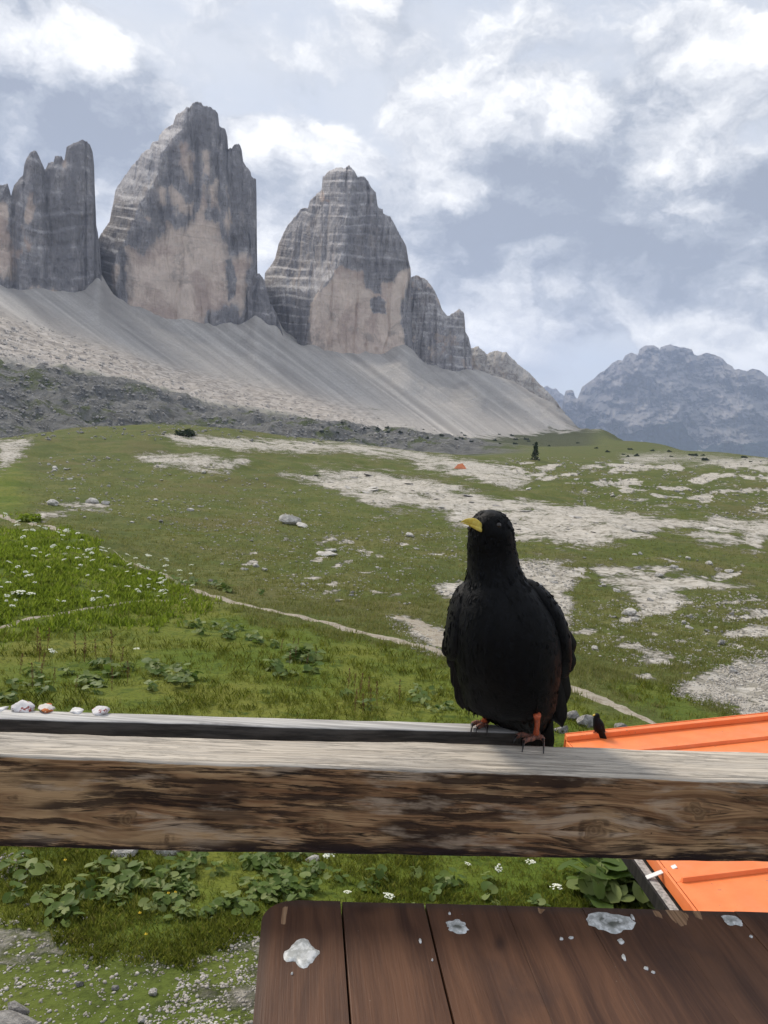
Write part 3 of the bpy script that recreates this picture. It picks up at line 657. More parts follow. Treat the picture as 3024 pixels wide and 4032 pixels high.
def far_mass(sky, bot, r0, nx, ny, seed, lean, thick, jag=3, amp=1.0):
    sky = np.array(sky, float); xs = np.linspace(sky[0, 0], sky[-1, 0], nx); top = np.interp(xs, sky[:, 0], sky[:, 1]) + skyline_noise(xs, jag, seed, (12, 30))
    v = np.linspace(0, 1, ny)[:, None]; PX = np.repeat(xs[None], ny, 0); PY = bot + (top-bot)*v
    W = at_r(PX, PY, np.full(PX.shape, float(r0))); X, Z = W[..., 0], W[..., 2]; h = Z-Z.min()
    gul = ridged(X/520+h/1500, Z/900, oct=6, seed=seed+2, gain=.55)
    D = lean*h - amp*230*(gul-1.1) + amp*150*fbm(X/210, Z/150, oct=5, seed=seed+3)
    led = Z/150+1.6*fbm(X/700, Z/700, oct=4, seed=seed+4)-X/900; sw = led-np.floor(led); D = D + amp*70*(sstep(sw, .6, 1)-sw)*sstep(fbm(X/400, Z/300, oct=2, seed=seed+5), -.2, .3)
    D = D*1.0 + 130*np.exp(-np.abs(PY-top)/22)*amp
    bk = np.unique(np.concatenate([np.arange(1, ny, 8), [ny-1]])); W = at_r(PX, PY, r0+D); Bk = at_r(PX[::-1][bk], PY[::-1][bk], r0+D[::-1][bk]+thick*(1-v[::-1][bk])+30)
    V = np.concatenate([W, Bk]); f = far_masks(PX, PY, X, Z, 0)['forest']
    return mesh_obj('mountain', V.reshape(-1, 3), grid_faces(V.shape[0], nx), M_far, attrs=dict(forest=np.concatenate([f, f[::-1][bk]])))
o = far_mass([(2210, 1640), (2217, 1575), (2228, 1537), (2250, 1534), (2259, 1540), (2263, 1559), (2273, 1572), (2284, 1545), (2292, 1523), (2312, 1509), (2340, 1490), (2362, 1467), (2384, 1456), (2412, 1428), (2434, 1417), (2451, 1420), (2462, 1398), (2484, 1389), (2512, 1398), (2518, 1375), (2540, 1360), (2574, 1359), (2593, 1370), (2597, 1378), (2601, 1367), (2640, 1356), (2685, 1367), (2724, 1375), (2732, 1395), (2746, 1400), (2785, 1388), (2824, 1400), (2846, 1412), (2863, 1431), (2885, 1442), (2890, 1453), (2908, 1451), (2941, 1462), (2963, 1451), (2991, 1456), (3019, 1478), (3100, 1530), (3250, 1580), (3450, 1640)], 1850, 9000, 420, 220, 700, 1.0, 2500)
tag(o, 'broad hazy blue massif with forest on its lower slopes, at the right', 'mountain', kind='structure')
o = far_mass([(2080, 1600), (2120, 1540), (2153, 1517), (2175, 1530), (2189, 1526), (2205, 1545), (2217, 1553), (2260, 1600), (2300, 1640)], 1800, 11300, 90, 60, 800, 0.6, 800, amp=.5)
tag(o, 'faint pale blue peak farthest away behind the scree ridge', 'mountain', kind='structure')

def haze_box():
    m = bpy.data.materials.new('haze_air'); m.use_nodes = True; n = m.node_tree.nodes; n.clear()
    out = n.new('ShaderNodeOutputMaterial'); v = n.new('ShaderNodeVolumePrincipled')
    v.inputs['Color'].default_value = (.60, .72, 1.0, 1); v.inputs['Density'].default_value = HAZE; v.inputs['Anisotropy'].default_value = 0.2
    m.node_tree.links.new(v.outputs[0], out.inputs['Volume'])
    lo, hi = np.full(3, 1e9), np.full(3, -1e9)
    for ob in [q for q in bpy.data.objects if q.type == 'MESH']:
        c = np.empty(len(ob.data.vertices)*3, np.float32); ob.data.vertices.foreach_get('co', c); c = c.reshape(-1, 3); lo, hi = np.minimum(lo, c.min(0)), np.maximum(hi, c.max(0))
    zlo, zhi = float(lo[2])-1.5, float(hi[2])+15
    side = 2*float(max(np.abs(lo[:2]).max(), np.abs(hi[:2]).max()))+60
    o = box('haze', (0, 0, (zlo+zhi)/2), (side, side, zhi-zlo), m)
    tag(o, kind='stuff')
HAZE = 6.0e-5
haze_box()

# ------------------------------------------------------------------ terrace, railing, table
def wood_beam_mat(t):
    s = t.attr('along'); v = t.attr('grain'); top = t.attr('topface'); kn = t.attr('knot')
    gv = t.comb(t.math('MULTIPLY', s, 5.0), t.math('MULTIPLY', v, 210.0), 0.0)
    g1 = t.noise(gv, 1.0, 6, .62); g2 = t.noise(t.comb(t.math('MULTIPLY', s, 9.0), t.math('MULTIPLY', v, 800.0), 3.0), 1.0, 3, .6)
    st = t.noise(t.comb(t.math('MULTIPLY', s, 6.5), t.math('MULTIPLY', v, 80.0), 7.0), 1.0, 7, .66, .4)
    st2 = t.noise(t.comb(t.math('MULTIPLY', s, 17.0), t.math('MULTIPLY', v, 150.0), 11.0), 1.0, 6, .7)
    big = t.noise(t.comb(t.math('MULTIPLY', s, 6.0), t.math('MULTIPLY', v, 20.0), 5.0), 1.0, 4, .6)
    c = t.mix(t.ss(g1, .34, .66), (.175, .085, .040), (.42, .25, .125))
    c = t.mix(t.math('MULTIPLY', t.ss(g2, .5, .68), .5), c, (.10, .062, .038))
    c = t.mix(t.math('MULTIPLY', t.ss(big, .47, .60), .75), c, (.50, .33, .175))
    dk = t.ss(t.math('ADD', t.math('ADD', t.math('MULTIPLY', st, .62), t.math('MULTIPLY', st2, .40)), t.math('MULTIPLY', t.math('SUBTRACT', g1, .5), .25)), .490, .545)
    zone = t.noise(t.comb(t.math('MULTIPLY', s, 5.5), t.math('MULTIPLY', v, 15.0), 41.0), 1.0, 4, .6); dk = t.math('MULTIPLY', dk, t.math('MULTIPLY_ADD', t.ss(zone, .40, .52), .80, .20)); c = t.mix(t.math('MULTIPLY', t.ss(zone, .54, .62), .75), c, (.045, .024, .016)); c = t.mix(t.math('MULTIPLY', dk, .9), c, (.026, .014, .010))
    wear = t.ss(t.noise(t.comb(t.math('MULTIPLY', s, 9.0), t.math('MULTIPLY', v, 34.0), 23.0), 1.0, 5, .6), .54, .64)
    c = t.mix(t.math('MULTIPLY', wear, .6), c, (.50, .385, .275))
    ck = t.noise(t.comb(t.math('MULTIPLY', s, 3.2), t.math('MULTIPLY', v, 90.0), 31.0), 1.0, 3, .5, .2); ck = t.math('MULTIPLY', t.ss(t.math('ABSOLUTE', t.math('SUBTRACT', ck, .5)), .012, .0), t.ss(big, .40, .5)); c = t.mix(t.math('MULTIPLY', ck, .9), c, (.012, .008, .007))
    ring = t.math('SINE', t.math('MULTIPLY_ADD', g1, 2.5, t.math('MULTIPLY', t.attr('knotd'), 1900.0)))
    kc = t.mix(t.ss(ring, -.6, .8), (.16, .095, .05), (.25, .155, .08))
    c = t.mix(t.math('MULTIPLY', t.ss(kn, .45, .75), .8), c, kc)
    c = t.mix(t.math('MULTIPLY', t.math('MULTIPLY', t.ss(t.attr('knotrim'), .3, .8), t.ss(st2, .38, .56)), .6), c, (.018, .011, .009))
    c = t.mix(t.math('MULTIPLY', t.attr('lowedge'), t.ss(st2, .40, .52)), c, (.022, .012, .012))
    # weathered top: silver grey with open grain
    tg = t.mix(t.ss(g1, .36, .62), (.36, .315, .26), (.58, .52, .435))
    tg = t.mix(t.math('MULTIPLY', t.ss(g2, .48, .66), .55), tg, (.20, .185, .17))
    tg = t.mix(t.math('MULTIPLY', t.ss(st, .60, .68), .7), tg, (.10, .085, .075))
    tf = t.ss(t.math('ADD', top, t.math('MULTIPLY', t.math('SUBTRACT', st2, .5), .7)), .35, .60)
    tg = t.mix(t.math('MULTIPLY', t.ss(big, .45, .65), .35), tg, (.30, .285, .265)); c = t.mix(tf, c, tg)
    h = t.math('ADD', t.math('MULTIPLY', g1, .6), t.math('ADD', t.math('MULTIPLY', g2, .25), t.math('MULTIPLY', dk, -.7)))
    setb(t, c, .8, t.bump(h, .7, .0025), .25)
M_beam = material('weathered_beam', wood_beam_mat)
def greywood(t):
    P = t.tex('Object')
    g = t.noise(t.map(P, (5, 190, 190)), 1.0, 5, .6); b = t.noise(t.map(P, (9, 40, 40)), 1.0, 6, .65)
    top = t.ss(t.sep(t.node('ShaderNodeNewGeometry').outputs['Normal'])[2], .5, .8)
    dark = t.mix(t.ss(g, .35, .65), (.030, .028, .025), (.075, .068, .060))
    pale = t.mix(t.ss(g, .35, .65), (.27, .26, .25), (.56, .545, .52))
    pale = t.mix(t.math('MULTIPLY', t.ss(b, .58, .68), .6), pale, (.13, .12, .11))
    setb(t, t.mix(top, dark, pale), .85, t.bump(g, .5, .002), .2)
M_rearboard = material('grey_rear_board', greywood)

ZT = -0.33
FT = np.array([on_z(px, py, ZT) for px, py in ((0, 2971), (3024, 3077))])      # front top edge of the beam
BT = np.array([on_z(px, py, ZT) for px, py in ((0, 2884), (3024, 2962))])      # back top edge
dirv = FT[1]-FT[0]; dirv /= np.linalg.norm(dirv)
def below(px_line, P):                                                          # height of the lower front edge
    zs = []
    for (px, py), p in zip(px_line, P):
        d = rays(px, py); r = np.hypot(p[0], p[1]); zs.append(CAMZ + d[2]*r)
    return zs
ZB = below(((0, 3338), (3024, 3414)), FT)
railing = empty('wooden_railing', (float(FT.mean(0)[0]), float(FT.mean(0)[1]), 0.0))
RO = np.array(railing.location)
KNOTS = [(500, 3215, .011, .9), (1265, 3255, .007, .7), (2345, 3275, .013, 1.0), (2745, 3190, .012, .8), (660, 3300, .006, .6), (60, 3140, .006, .5), (1820, 3190, .004, .4)]
def rail_beam():
    NS, ext = 420, 0.9
    L = np.linalg.norm(FT[1]-FT[0]); ss_ = np.linspace(-ext/L, 1+ext/L, NS)
    ks = []
    for px, py, R, w in KNOTS:
        dd = rays(px, py); A, Bv = FT[0, :2], (FT[1]-FT[0])[:2]
        Mx = np.array([[dd[0], -Bv[0]], [dd[1], -Bv[1]]]); r, u = np.linalg.solve(Mx, A); ks.append((u*L, CAMZ+dd[2]*r, R, w))
    NF, NTp, NB = 46, 26, 10
    V, al, tp, ZZ, QQ, RRr, HH = [], [], [], [], [], [], []
    rrs = .0045 + .0015*perlin(ss_*L*9., ss_*0+.2, seed=3)
    for s, rr in zip(ss_, rrs):
        f = FT[0]+(FT[1]-FT[0])*s; b = BT[0]+(BT[1]-BT[0])*s; zb = ZB[0]+(ZB[1]-ZB[0])*s
        nrm = np.array([dirv[1], -dirv[0], 0])                                   # towards the viewer
        wtop = np.dot(f-b, nrm); zt = f[2]; h = zt-zb; sl = s*L
        prof = [(-wtop+(wtop-rr)*k/(NTp-1), 0.0, 1) for k in range(NTp)]
        for a in np.linspace(0, 90, 7)[1:-1]: prof.append((-rr+rr*math.sin(math.radians(a)), -rr+rr*math.cos(math.radians(a)), math.cos(math.radians(a))))
        for k in range(NF): prof.append((0.0, -rr-(h-2*rr)*k/(NF-1), 0))
        for a in np.linspace(0, 90, 5)[1:-1]: prof.append((-rr+rr*math.cos(math.radians(a)), -h+rr-rr*math.sin(math.radians(a)), 0))
        for k in range(NB): prof.append((-rr-(wtop-2*rr)*k/(NB-1), -h, 0))
        prof.append((-wtop, -h+rr, 0)); prof.append((-wtop, -h/2, 0)); prof.append((-wtop, -rr, .2))
        for (q, z, tpv) in prof:
            V.append((f[0]+nrm[0]*q, f[1]+nrm[1]*q, zt+z)); al.append(sl); tp.append(tpv); ZZ.append(z); QQ.append(q); RRr.append(rr); HH.append(h)
    V = np.array(V); n = len(V)//NS; al, ZZ, QQ, RRr, HH = map(np.array, (al, ZZ, QQ, RRr, HH)); zz = V[:, 2].copy()
    gr = np.where(QQ > -RRr-1e-9, ZZ, -QQ+.2); kn = np.zeros(len(V)); kd = np.zeros(len(V)); kr = np.zeros(len(V))
    face = ZZ < -.002
    for (ku, kz, R, w) in ks:
        dx, dz = al-ku, zz-kz; dd = np.hypot(dx/1.15, dz) + R*.45*perlin(dx*120+ku*9, dz*120, seed=2)
        gr = gr - face*w*R*1.0*np.sign(dz)*np.exp(-((dx/(R*2.8))**2))*np.exp(-np.abs(dz)/(R*2.0))
        inn = face & (dd < R*2)
        kn = np.where(inn, np.maximum(kn, 1-sstep(dd, R*.62, R*.95)), kn); kr = np.where(inn, np.maximum(kr, w*np.exp(-((dd-R*1.02)/(R*.26))**2)), kr); kd = np.where(inn, dd, kd)
    gr = gr + .0035*perlin(al*4., zz*14.+QQ*14, seed=8) + .012*perlin(al*1.6, al*0+.5, seed=9)
    le = np.where(QQ > -.02, sstep(-ZZ/HH, .82, .97), 0)
    V += (.0011*np.stack([fbm(V[:, 0]*14, V[:, 2]*60, V[:, 1]*60, oct=3, seed=k) for k in (1, 2, 4)], -1))
    V[:, 2] += .0022*perlin(V[:, 0]*5, V[:, 1]*9, seed=77)
    F = [tuple(f) for f in grid_faces(NS, n, True)] + [tuple(range(n))[::-1], tuple((NS-1)*n+k for k in range(n))]
    return mesh_obj('handrail_beam', V-RO, F, M_beam, railing, attrs=dict(along=al, grain=gr, topface=tp, knot=kn, knotd=kd, knotrim=kr, lowedge=le))
beam = rail_beam()
# rear board, ends behind the bird
RF = np.array([on_z(px, py, ZT) for px, py in ((0, 2829), (1500, 2871))])
RBk = np.array([on_z(px, py, ZT) for px, py in ((0, 2788), (1500, 2842))])
def rear_board():
    L = np.linalg.norm(RF[1]-RF[0]); e = (RF[1]-RF[0])/L; nrm = np.array([-e[1], e[0], 0]); nrm = nrm if nrm[1] > 0 else -nrm
    end = on_z(2062, 2884, ZT); smax = np.dot(end-RF[0], e)
    w = .5*(np.dot(RBk[0]-RF[0], nrm)+np.dot(RBk[1]-RF[1], nrm))
    S = np.linspace(-.9, smax, 160); V = []
    for s in S:
        k = max(0, (s-(smax-.010))/.010); sh = .008*k*k
        f = RF[0]+e*s
        for (q, z) in ((sh, -.075), (sh, -.04), (sh, -.002-sh*.4), (sh+.002, -sh*.4), (w*.5, 0), (w-.002-sh, -sh*.4), (w-sh, -.002-sh*.4), (w-sh, -.04), (w-sh, -.075)):
            p = f+nrm*q; V.append((p[0], p[1], f[2]+z))
    V = np.array(V); V[:, 2] += .0012*fbm(V[:, 0]*9, V[:, 1]*30, oct=3, seed=5)
    n = 9; F = [tuple(f) for f in grid_faces(len(S), n, True)] + [tuple(range(n)), tuple((len(S)-1)*n+k for k in range(n))[::-1]]
    o = mesh_obj('rear_board', V-RO, F, M_rearboard, railing)
    return w
rear_board()
def plainwood(c1, c2, rough=.7):
    def f(t):
        P = t.tex('Object'); g = t.noise(t.map(P, (40, 40, 4)), 1.0, 5, .6)
        setb(t, t.mix(t.ss(g, .35, .65), c1, c2), rough, t.bump(g, .4, .002), .25)
    return f
M_post = material('brown_post', plainwood((.06, .038, .024), (.13, .085, .05)))
for s in (-.62, 1.62):
    f = FT[0]+(FT[1]-FT[0])*s; zb = ZB[0]+(ZB[1]-ZB[0])*s
    b = BT[0]+(BT[1]-BT[0])*s; c = (f+b)/2
    box('post', (c[0]-RO[0], c[1]-RO[1], (zb-.004)/2), (.09, .065, zb-.004), M_post, railing, rz=math.atan2(dirv[1], dirv[0]), bev=.004)
tag(railing, 'weathered wooden railing beam with silver grey top and knotted brown face', 'railing')
# terrace deck under the table and railing (below the frame)
M_deck = material('deck_boards', plainwood((.10, .08, .06), (.18, .15, .12)))
deck = box('terrace', (0.1, -1.1, -0.10), (3.6, 3.9, .20), M_deck); tag(deck, kind='structure')
M_conc = material('terrace_wall', plainwood((.25, .24, .23), (.36, .35, .33), .9))
tw = box('wall', (0.1, -1.2, -2.6), (3.3, 3.4, 4.79), M_conc); tag(tw, 'retaining wall under the wooden terrace', 'wall', kind='structure')

# ---- table
def table_mat(t):
    u = t.attr('pu'); v = t.attr('pv'); rnd = t.attr('plank')
    base = t.comb(t.math('MULTIPLY_ADD', rnd, 9.0, t.math('MULTIPLY', u, 42.0)), t.math('MULTIPLY', v, 2.6), rnd)
    warp = t.noise(t.comb(t.math('MULTIPLY', u, 8.0), t.math('MULTIPLY', v, 3.5), rnd), 1.0, 3, .5)
    g1 = t.noise(t.vmath('ADD', base, t.comb(t.math('MULTIPLY', warp, 3.0), 0.0, 0.0)), 1.0, 6, .6)
    g2 = t.noise(t.comb(t.math('MULTIPLY_ADD', rnd, 31.0, t.math('MULTIPLY', u, 420.0)), t.math('MULTIPLY', v, 10.0), rnd), 1.0, 4, .65)
    bl = t.noise(t.comb(t.math('MULTIPLY', u, 9.0), t.math('MULTIPLY', v, 7.0), 2.0), 1.0, 5, .6)
    c = t.mix(t.ss(g1, .30, .70), (.046, .021, .013), (.120, .057, .031))
    c = t.mix(t.math('MULTIPLY', t.ss(g2, .46, .74), .38), c, (.145, .068, .036))
    c = t.mix(t.math('MULTIPLY', t.ss(bl, .50, .68), .55), c, (.030, .017, .015))
    edge = t.math('MULTIPLY', t.attr('rim'), .55)
    c = t.mix(edge, c, (.048, .036, .030))
    w = t.ss(t.math('ADD', t.attr('worn'), t.math('MULTIPLY', t.math('SUBTRACT', g2, .5), 1.1)), .5, .56)
    bare = t.mix(t.ss(g2, .35, .65), (.19, .105, .055), (.34, .215, .125))
    c = t.mix(t.math('MULTIPLY', w, .92), c, bare)
    kn = t.attr('tknot'); c = t.mix(t.math('MULTIPLY', kn, .8), c, (.020, .009, .007))
    sp = t.voronoi(t.comb(u, v, 0.0), 130.0); spm = t.math('MULTIPLY', t.ss(sp, .10, .06), t.ss(t.noise(t.comb(u, v, 4.0), 16.0, 2), .60, .66))
    c = t.mix(t.math('MULTIPLY', spm, .25), c, (.30, .27, .24))
    setb(t, c, t.math('MULTIPLY_ADD', bl, .35, .36), t.bump(t.math('ADD', g2, t.math('MULTIPLY', w, -1.0)), .35, .0012), .30)
M_table = material('stained_table_wood', table_mat)
ZTAB = -0.445
T0 = on_z(1037, 3540, ZTAB); T1 = on_z(3024, 3592, ZTAB); TL = on_z(995, 4032, ZTAB)
e1 = (T1-T0)/np.linalg.norm(T1-T0); e2 = TL-T0; e2 = e2-e1*np.dot(e2, e1); e2 /= np.linalg.norm(e2)
e2b = (TL-T0)/np.linalg.norm(TL-T0)
table = empty('wooden_table', (float((T0+e1*.4+e2*.4)[0]), float((T0+e1*.4+e2*.4)[1]), 0.0)); TO = np.array(table.location)
seams_px = [1037, 1344, 1672, 1988, 2290, 2590, 2890, 3200]
def u_of(px):
    py = 3540+(px-1037)*52/1987.; return float(np.dot(on_z(px, py, ZTAB)-T0, e1))
US = [u_of(p) for p in seams_px]
WORN = [[(1110, 3570), (1135, 3568), (1125, 3640), (1105, 3640)], [(2115, 3570), (2150, 3580), (2135, 3600), (2120, 3595)], [(2565, 3580), (2600, 3590), (2612, 3620), (2580, 3610)], [(2608, 3570), (2660, 3575), (2715, 3600), (2705, 3640), (2680, 3650), (2640, 3615)], [(2720, 3585), (2755, 3580), (2770, 3620), (2740, 3615)],
        [(2810, 3585), (2830, 3600), (2838, 3615), (2820, 3605)]]
LT = 1.15
def plank(i):
    ua, ub = US[i]+((.0009 if i < 3 else .00012) if i else 0), US[i+1]-(.0009 if i < 2 else .00012)
    nu, nv = 56, 150
    vs = np.concatenate([np.linspace(0, .26, 110), np.linspace(.26, LT, 41)[1:]]); nv = len(vs)
    Rc = .032
    a = np.full(nv, ua)
    if i == 0: a = np.where(vs < Rc, ua+Rc-np.sqrt(np.maximum(0, Rc*Rc-(Rc-vs)**2)), ua)
    U = a[:, None]+(ub-a)[:, None]*np.linspace(0, 1, nu)[None]; VV = np.repeat(vs[:, None], nu, 1)
    shear = np.dot(e2b, e1)/max(np.dot(e2b, e2), 1e-6)
    V = (T0 + (U+shear*VV)[..., None]*e1 + VV[..., None]*e2).reshape(-1, 3); V[:, 2] = CAMZ+ZTAB
    pu, pv = U.ravel(), VV.ravel(); rim = 1-sstep(pv if i else np.minimum(pv, pu-US[0]), .002, .014)
    V = np.array(V); PX, PY = project(V)
    w = np.zeros(len(V))
    for P in WORN: w = np.maximum(w, sstep(sdist(PX, PY, P), -9, 12))
    kn = np.exp(-((PX-1968)/26)**2-((PY-3715)/34)**2) + .7*np.exp(-((PX-1440)/50)**2-((PY-3580)/20)**2)
    V[:, 2] += .0005*fbm(V[:, 0]*12, V[:, 1]*3, oct=2, seed=i)
    m = len(V); Vb = V.copy(); Vb[:, 2] -= .030
    f = grid_faces(nv, nu); F = [tuple(q) for q in f] + [tuple(q[::-1]+m) for q in f]
    bd = list(range(nu)) + [r*nu+nu-1 for r in range(1, nv)] + [(nv-1)*nu+k for k in range(nu-2, -1, -1)] + [r*nu for r in range(nv-2, 0, -1)]
    for a, b in zip(bd, bd[1:]+bd[:1]): F.append((b, a, a+m, b+m))
    rep = lambda x: np.concatenate([x, x])
    o = mesh_obj('plank', np.concatenate([V, Vb])-TO, F, M_table, table, smooth=False, attrs=dict(pu=rep(np.array(pu)), pv=rep(np.array(pv)), plank=np.full(2*m, i*1.37), worn=rep(w), rim=rep(np.array(rim)), tknot=rep(kn)))
    me = o.data
    if (Vector(me.polygons[0].normal).z < 0): me.flip_normals()
    bevel(o, (.0009 if i < 2 else .0004) if i else .0030, 3, 50)
for i in range(len(US)-1): plank(i)
M_tleg = material('table_leg_wood', plainwood((.035, .016, .010), (.08, .036, .02)))
for (u, v) in ((US[0]+.12, .10), (US[-1]-.12, .10), (US[0]+.12, LT-.10), (US[-1]-.12, LT-.10)):
    p = T0+e1*u+e2*v; hz = CAMZ+ZTAB-.030
    box('leg', (p[0]-TO[0], p[1]-TO[1], hz/2), (.06, .06, hz), M_tleg, table, rz=math.atan2(e1[1], e1[0]), bev=.003)
p = T0+e1*(US[-1]+US[0])/2+e2*LT/2
for v in (.10, LT-.10):
    p = T0+e1*(US[-1]+US[0])/2+e2*v
    box('apron', (p[0]-TO[0], p[1]-TO[1], CAMZ+ZTAB-.075), (US[-1]-US[0]-.34, .03, .088), M_tleg, table, rz=math.atan2(e1[1], e1[0]), bev=.002)
tag(table, 'brown stained wooden table of wide planks spotted with bird droppings', 'table')

# ---- droppings on the table and on the beam
def dropping_mat(t):
    P = t.tex('Object'); n = t.noise(P, 160, 5, .65); n2 = t.noise(P, 60, 4, .6)
    c = t.mix(t.ss(n, .40, .62), (.36, .37, .355), (.66, .67, .66))
    c = t.mix(t.math('MULTIPLY', t.attr('core'), t.ss(n2, .42, .56)), c, (.055, .06, .042))
    setb(t, c, .45, t.bump(n, .5, .001), .4)
M_drop = material('bird_dropping', dropping_mat)
def dropping(px, py, w, h, label, core=0.0, seed=0, group=None, thick=.0009):
    c = on_z(px, py, ZTAB); ax = np.linalg.norm(on_z(px+w/2, py, ZTAB)-c); ay = np.linalg.norm(on_z(px, py+h/2, ZTAB)-c)
    nr, nt = 7, 30; V = [(0, 0, thick*.9)]; core_a = [core]
    th = np.linspace(0, 2*math.pi, nt, endpoint=False)
    out = 1+.45*perlin(np.cos(th)*1.1+seed*7.1, np.sin(th)*1.1, seed=seed)+.22*perlin(np.cos(th)*2.7+seed, np.sin(th)*4, seed=seed+5)
    for k in range(1, nr+1):
        q = k/nr
        for j in range(nt):
            x, y = math.cos(th[j])*ax*out[j]*q, math.sin(th[j])*ay*out[j]*q
            hh = thick*(1-q**4)*(1+.5*perlin(np.array([x*260.+seed]), np.array([y*260.]), seed=seed)[0]) if k < nr else -.0006
            V.append((x, y, hh)); core_a.append(core*(1-sstep(q, .35, .75)))
    F = [(0, 1+j, 1+(j+1) % nt) for j in range(nt)]
    for k in range(nr-1):
        a = 1+k*nt
        F += [(a+j, a+nt+j, a+nt+(j+1) % nt, a+(j+1) % nt) for j in range(nt)]
    o = mesh_obj('bird_dropping', V, F, M_drop, attrs=dict(core=core_a)); o.location = c + np.array([0, 0, .0006])
    o.rotation_euler = (0, 0, random.uniform(-.3, .3))
    return tag(o, label, 'bird dropping', group)
dropping(1188, 3755, 136, 104, 'large round white bird dropping near the table\'s rounded corner', .25, 1, thick=.0016)
dropping(1800, 3646, 92, 58, 'white bird dropping with dark centre and a pointed tail', .9, 2)
dropping(2405, 3632, 150, 84, 'wide grey white bird dropping with a hollow dark middle', .9, 3)
dropping(2882, 3622, 66, 40, 'small broken white bird dropping near the table\'s far edge at right', .6, 4)
for k, (px, py, w, h) in enumerate([(1655, 3706, 12, 18), (1770, 3598, 11, 9), (1702, 3782, 8, 8), (2490, 3612, 12, 22), (2445, 3708, 26, 20), (2455, 3770, 16, 22), (2545, 3815, 18, 10), (2572, 3830, 16, 8), (2210, 3698, 14, 9), (2250, 3694, 20, 8), (2957, 3688, 12, 9), (1150, 3835, 8, 8)]):
    dropping(px, py, w, h, 'tiny white fleck of bird dropping on the brown planks', .3, 20+k, 'flecks of dropping on the table', .0008)
# ---- speckled white stones on the rear board
def stone_mat(base, spot, sc=110.0, amt=.42):
    def f(t):
        P = t.tex('Object'); n = t.noise(P, 70, 5, .6); vv = t.noise(P, sc, 3, .55)
        c = t.mix(t.ss(n, .4, .65), tuple(.72*x for x in base), base)
        c = t.mix(t.ss(vv, 1-amt, 1-amt+.05), c, spot)
        setb(t, c, .8, t.bump(n, .6, .002), .2)
    return f
M_sred = material('white_stone_red_lichen', stone_mat((.72, .70, .70), (.30, .075, .06)))
M_sor = material('white_stone_rust', stone_mat((.70, .66, .62), (.42, .13, .04), 80.0, .46))
M_swh = material('white_stone_plain', stone_mat((.74, .73, .72), (.45, .43, .43), 110, .36))
def ico(sub=2):
    import bmesh
    bm = bmesh.new(); bmesh.ops.create_icosphere(bm, subdivisions=sub, radius=1.0)
    V = np.array([v.co[:] for v in bm.verts]); F = [tuple(v.index for v in f.verts) for f in bm.faces]; bm.free(); return V, F
ICO = {k: ico(k) for k in (1, 2, 3)}
def lumpy(sub, seed, amp=.35, fr=1.3, flat=.0):
    V, F = ICO[sub]; V = V.copy()
    d = 1+amp*fbm(V[:, 0]*fr+seed*3.3, V[:, 1]*fr, V[:, 2]*fr+seed, oct=2, seed=seed)
    V = V*d[:, None]
    if flat:                                                # chop planes so it breaks like limestone
        r2 = np.random.default_rng(seed)
        for k in range(7):
            n = r2.normal(size=3); n /= np.linalg.norm(n); c = r2.uniform(.45, .8)
            dd = V@n-c; V = V-np.clip(dd, 0, None)[:, None]*n*flat
    return V, F
for k, (px, pt, w, h, m, lab) in enumerate([(8, 2793, 46, 24, M_swh, 'white stone cut by the photo\'s left edge on the rear board'), (88, 2794, 108, 52, M_sred, 'largest white stone with dark red specks on the rear railing board'), (176, 2796, 78, 44, M_sor, 'white stone with an orange rust crown on the rear railing board'),
                                           (308, 2800, 74, 20, M_swh, 'flat plain white stone between speckled stones on the rear board'), (392, 2803, 94, 44, M_sred, 'white stone with red specks, rightmost on the rear railing board')]):
    c = on_z(px, pt, ZT); mp = np.linalg.norm(on_z(px+1, pt, ZT)-c)
    V, F = lumpy(3, 60+k, .42, 1.6, .8); V = V*np.array([w*mp*.44, .010, h*mp*.42]); V[:, 2] -= V[:, 2].min()+.0024
    o = mesh_obj('stone', V, F, m); o.location = c; tag(o, lab, 'stone')

# ------------------------------------------------------------------ orange roofed shed below the terrace
def roof_mat(dark):
    def f(t):
        P = t.tex('Object'); n = t.noise(P, 6, 5, .6); n2 = t.noise(P, 60, 3, .6)
        c = t.mix(t.ss(n, .3, .7), (.80, .195, .055), (.86, .235, .075))
        c = t.mix(t.math('MULTIPLY', t.ss(n2, .60, .75), .25), c, (.55, .15, .06)); c = t.mix(t.math('MULTIPLY', t.ss(t.noise(P, 2.2, 7, .7), .46, .70), .5), c, (.64, .25, .13)); c = t.mix(t.math('MULTIPLY', t.ss(t.noise(P, 24, 2, .5), .70, .74), .6), c, (.20, .12, .08))
        setb(t, tuple(.62*x for x in (.82, .20, .055)) if dark else c, .42, t.bump(n, .15, .004), .4)
    return f
M_roof = material('orange_sheet_metal', roof_mat(False))
M_eave = material('grey_gutter_board', plainwood((.20, .19, .18), (.40, .385, .36), .85))
M_dark = material('dark_fascia_wood', plainwood((.010, .009, .009), (.026, .023, .021), .8))
M_wallw = material('shed_wall_boards', plainwood((.055, .035, .022), (.10, .065, .042), .85))
M_white = material('white_painted_metal', lambda t: setb(t, t.mix(t.noise(t.tex('Object'), 40), (.62, .60, .57), (.78, .77, .75)), .5))
ZR = -2.8
RA = on_z(2238, 2918, ZR); RBn = on_z(2730, 3560, ZR)
ee = (RBn-RA)/np.linalg.norm(RBn-RA); nn = np.array([-ee[1], ee[0], 0]); nn = nn if nn[0] > 0 else -nn
Dc = rays(3024, 2835); Ms = np.array([[nn[0], 0, -Dc[0]], [nn[1], 0, -Dc[1]], [0, 1, -Dc[2]]]); s_, h_, _k = np.linalg.solve(Ms, -(RA-CAM))
SLP = h_/s_; WR = 4.2; LR = np.linalg.norm(RBn-RA)+1.0
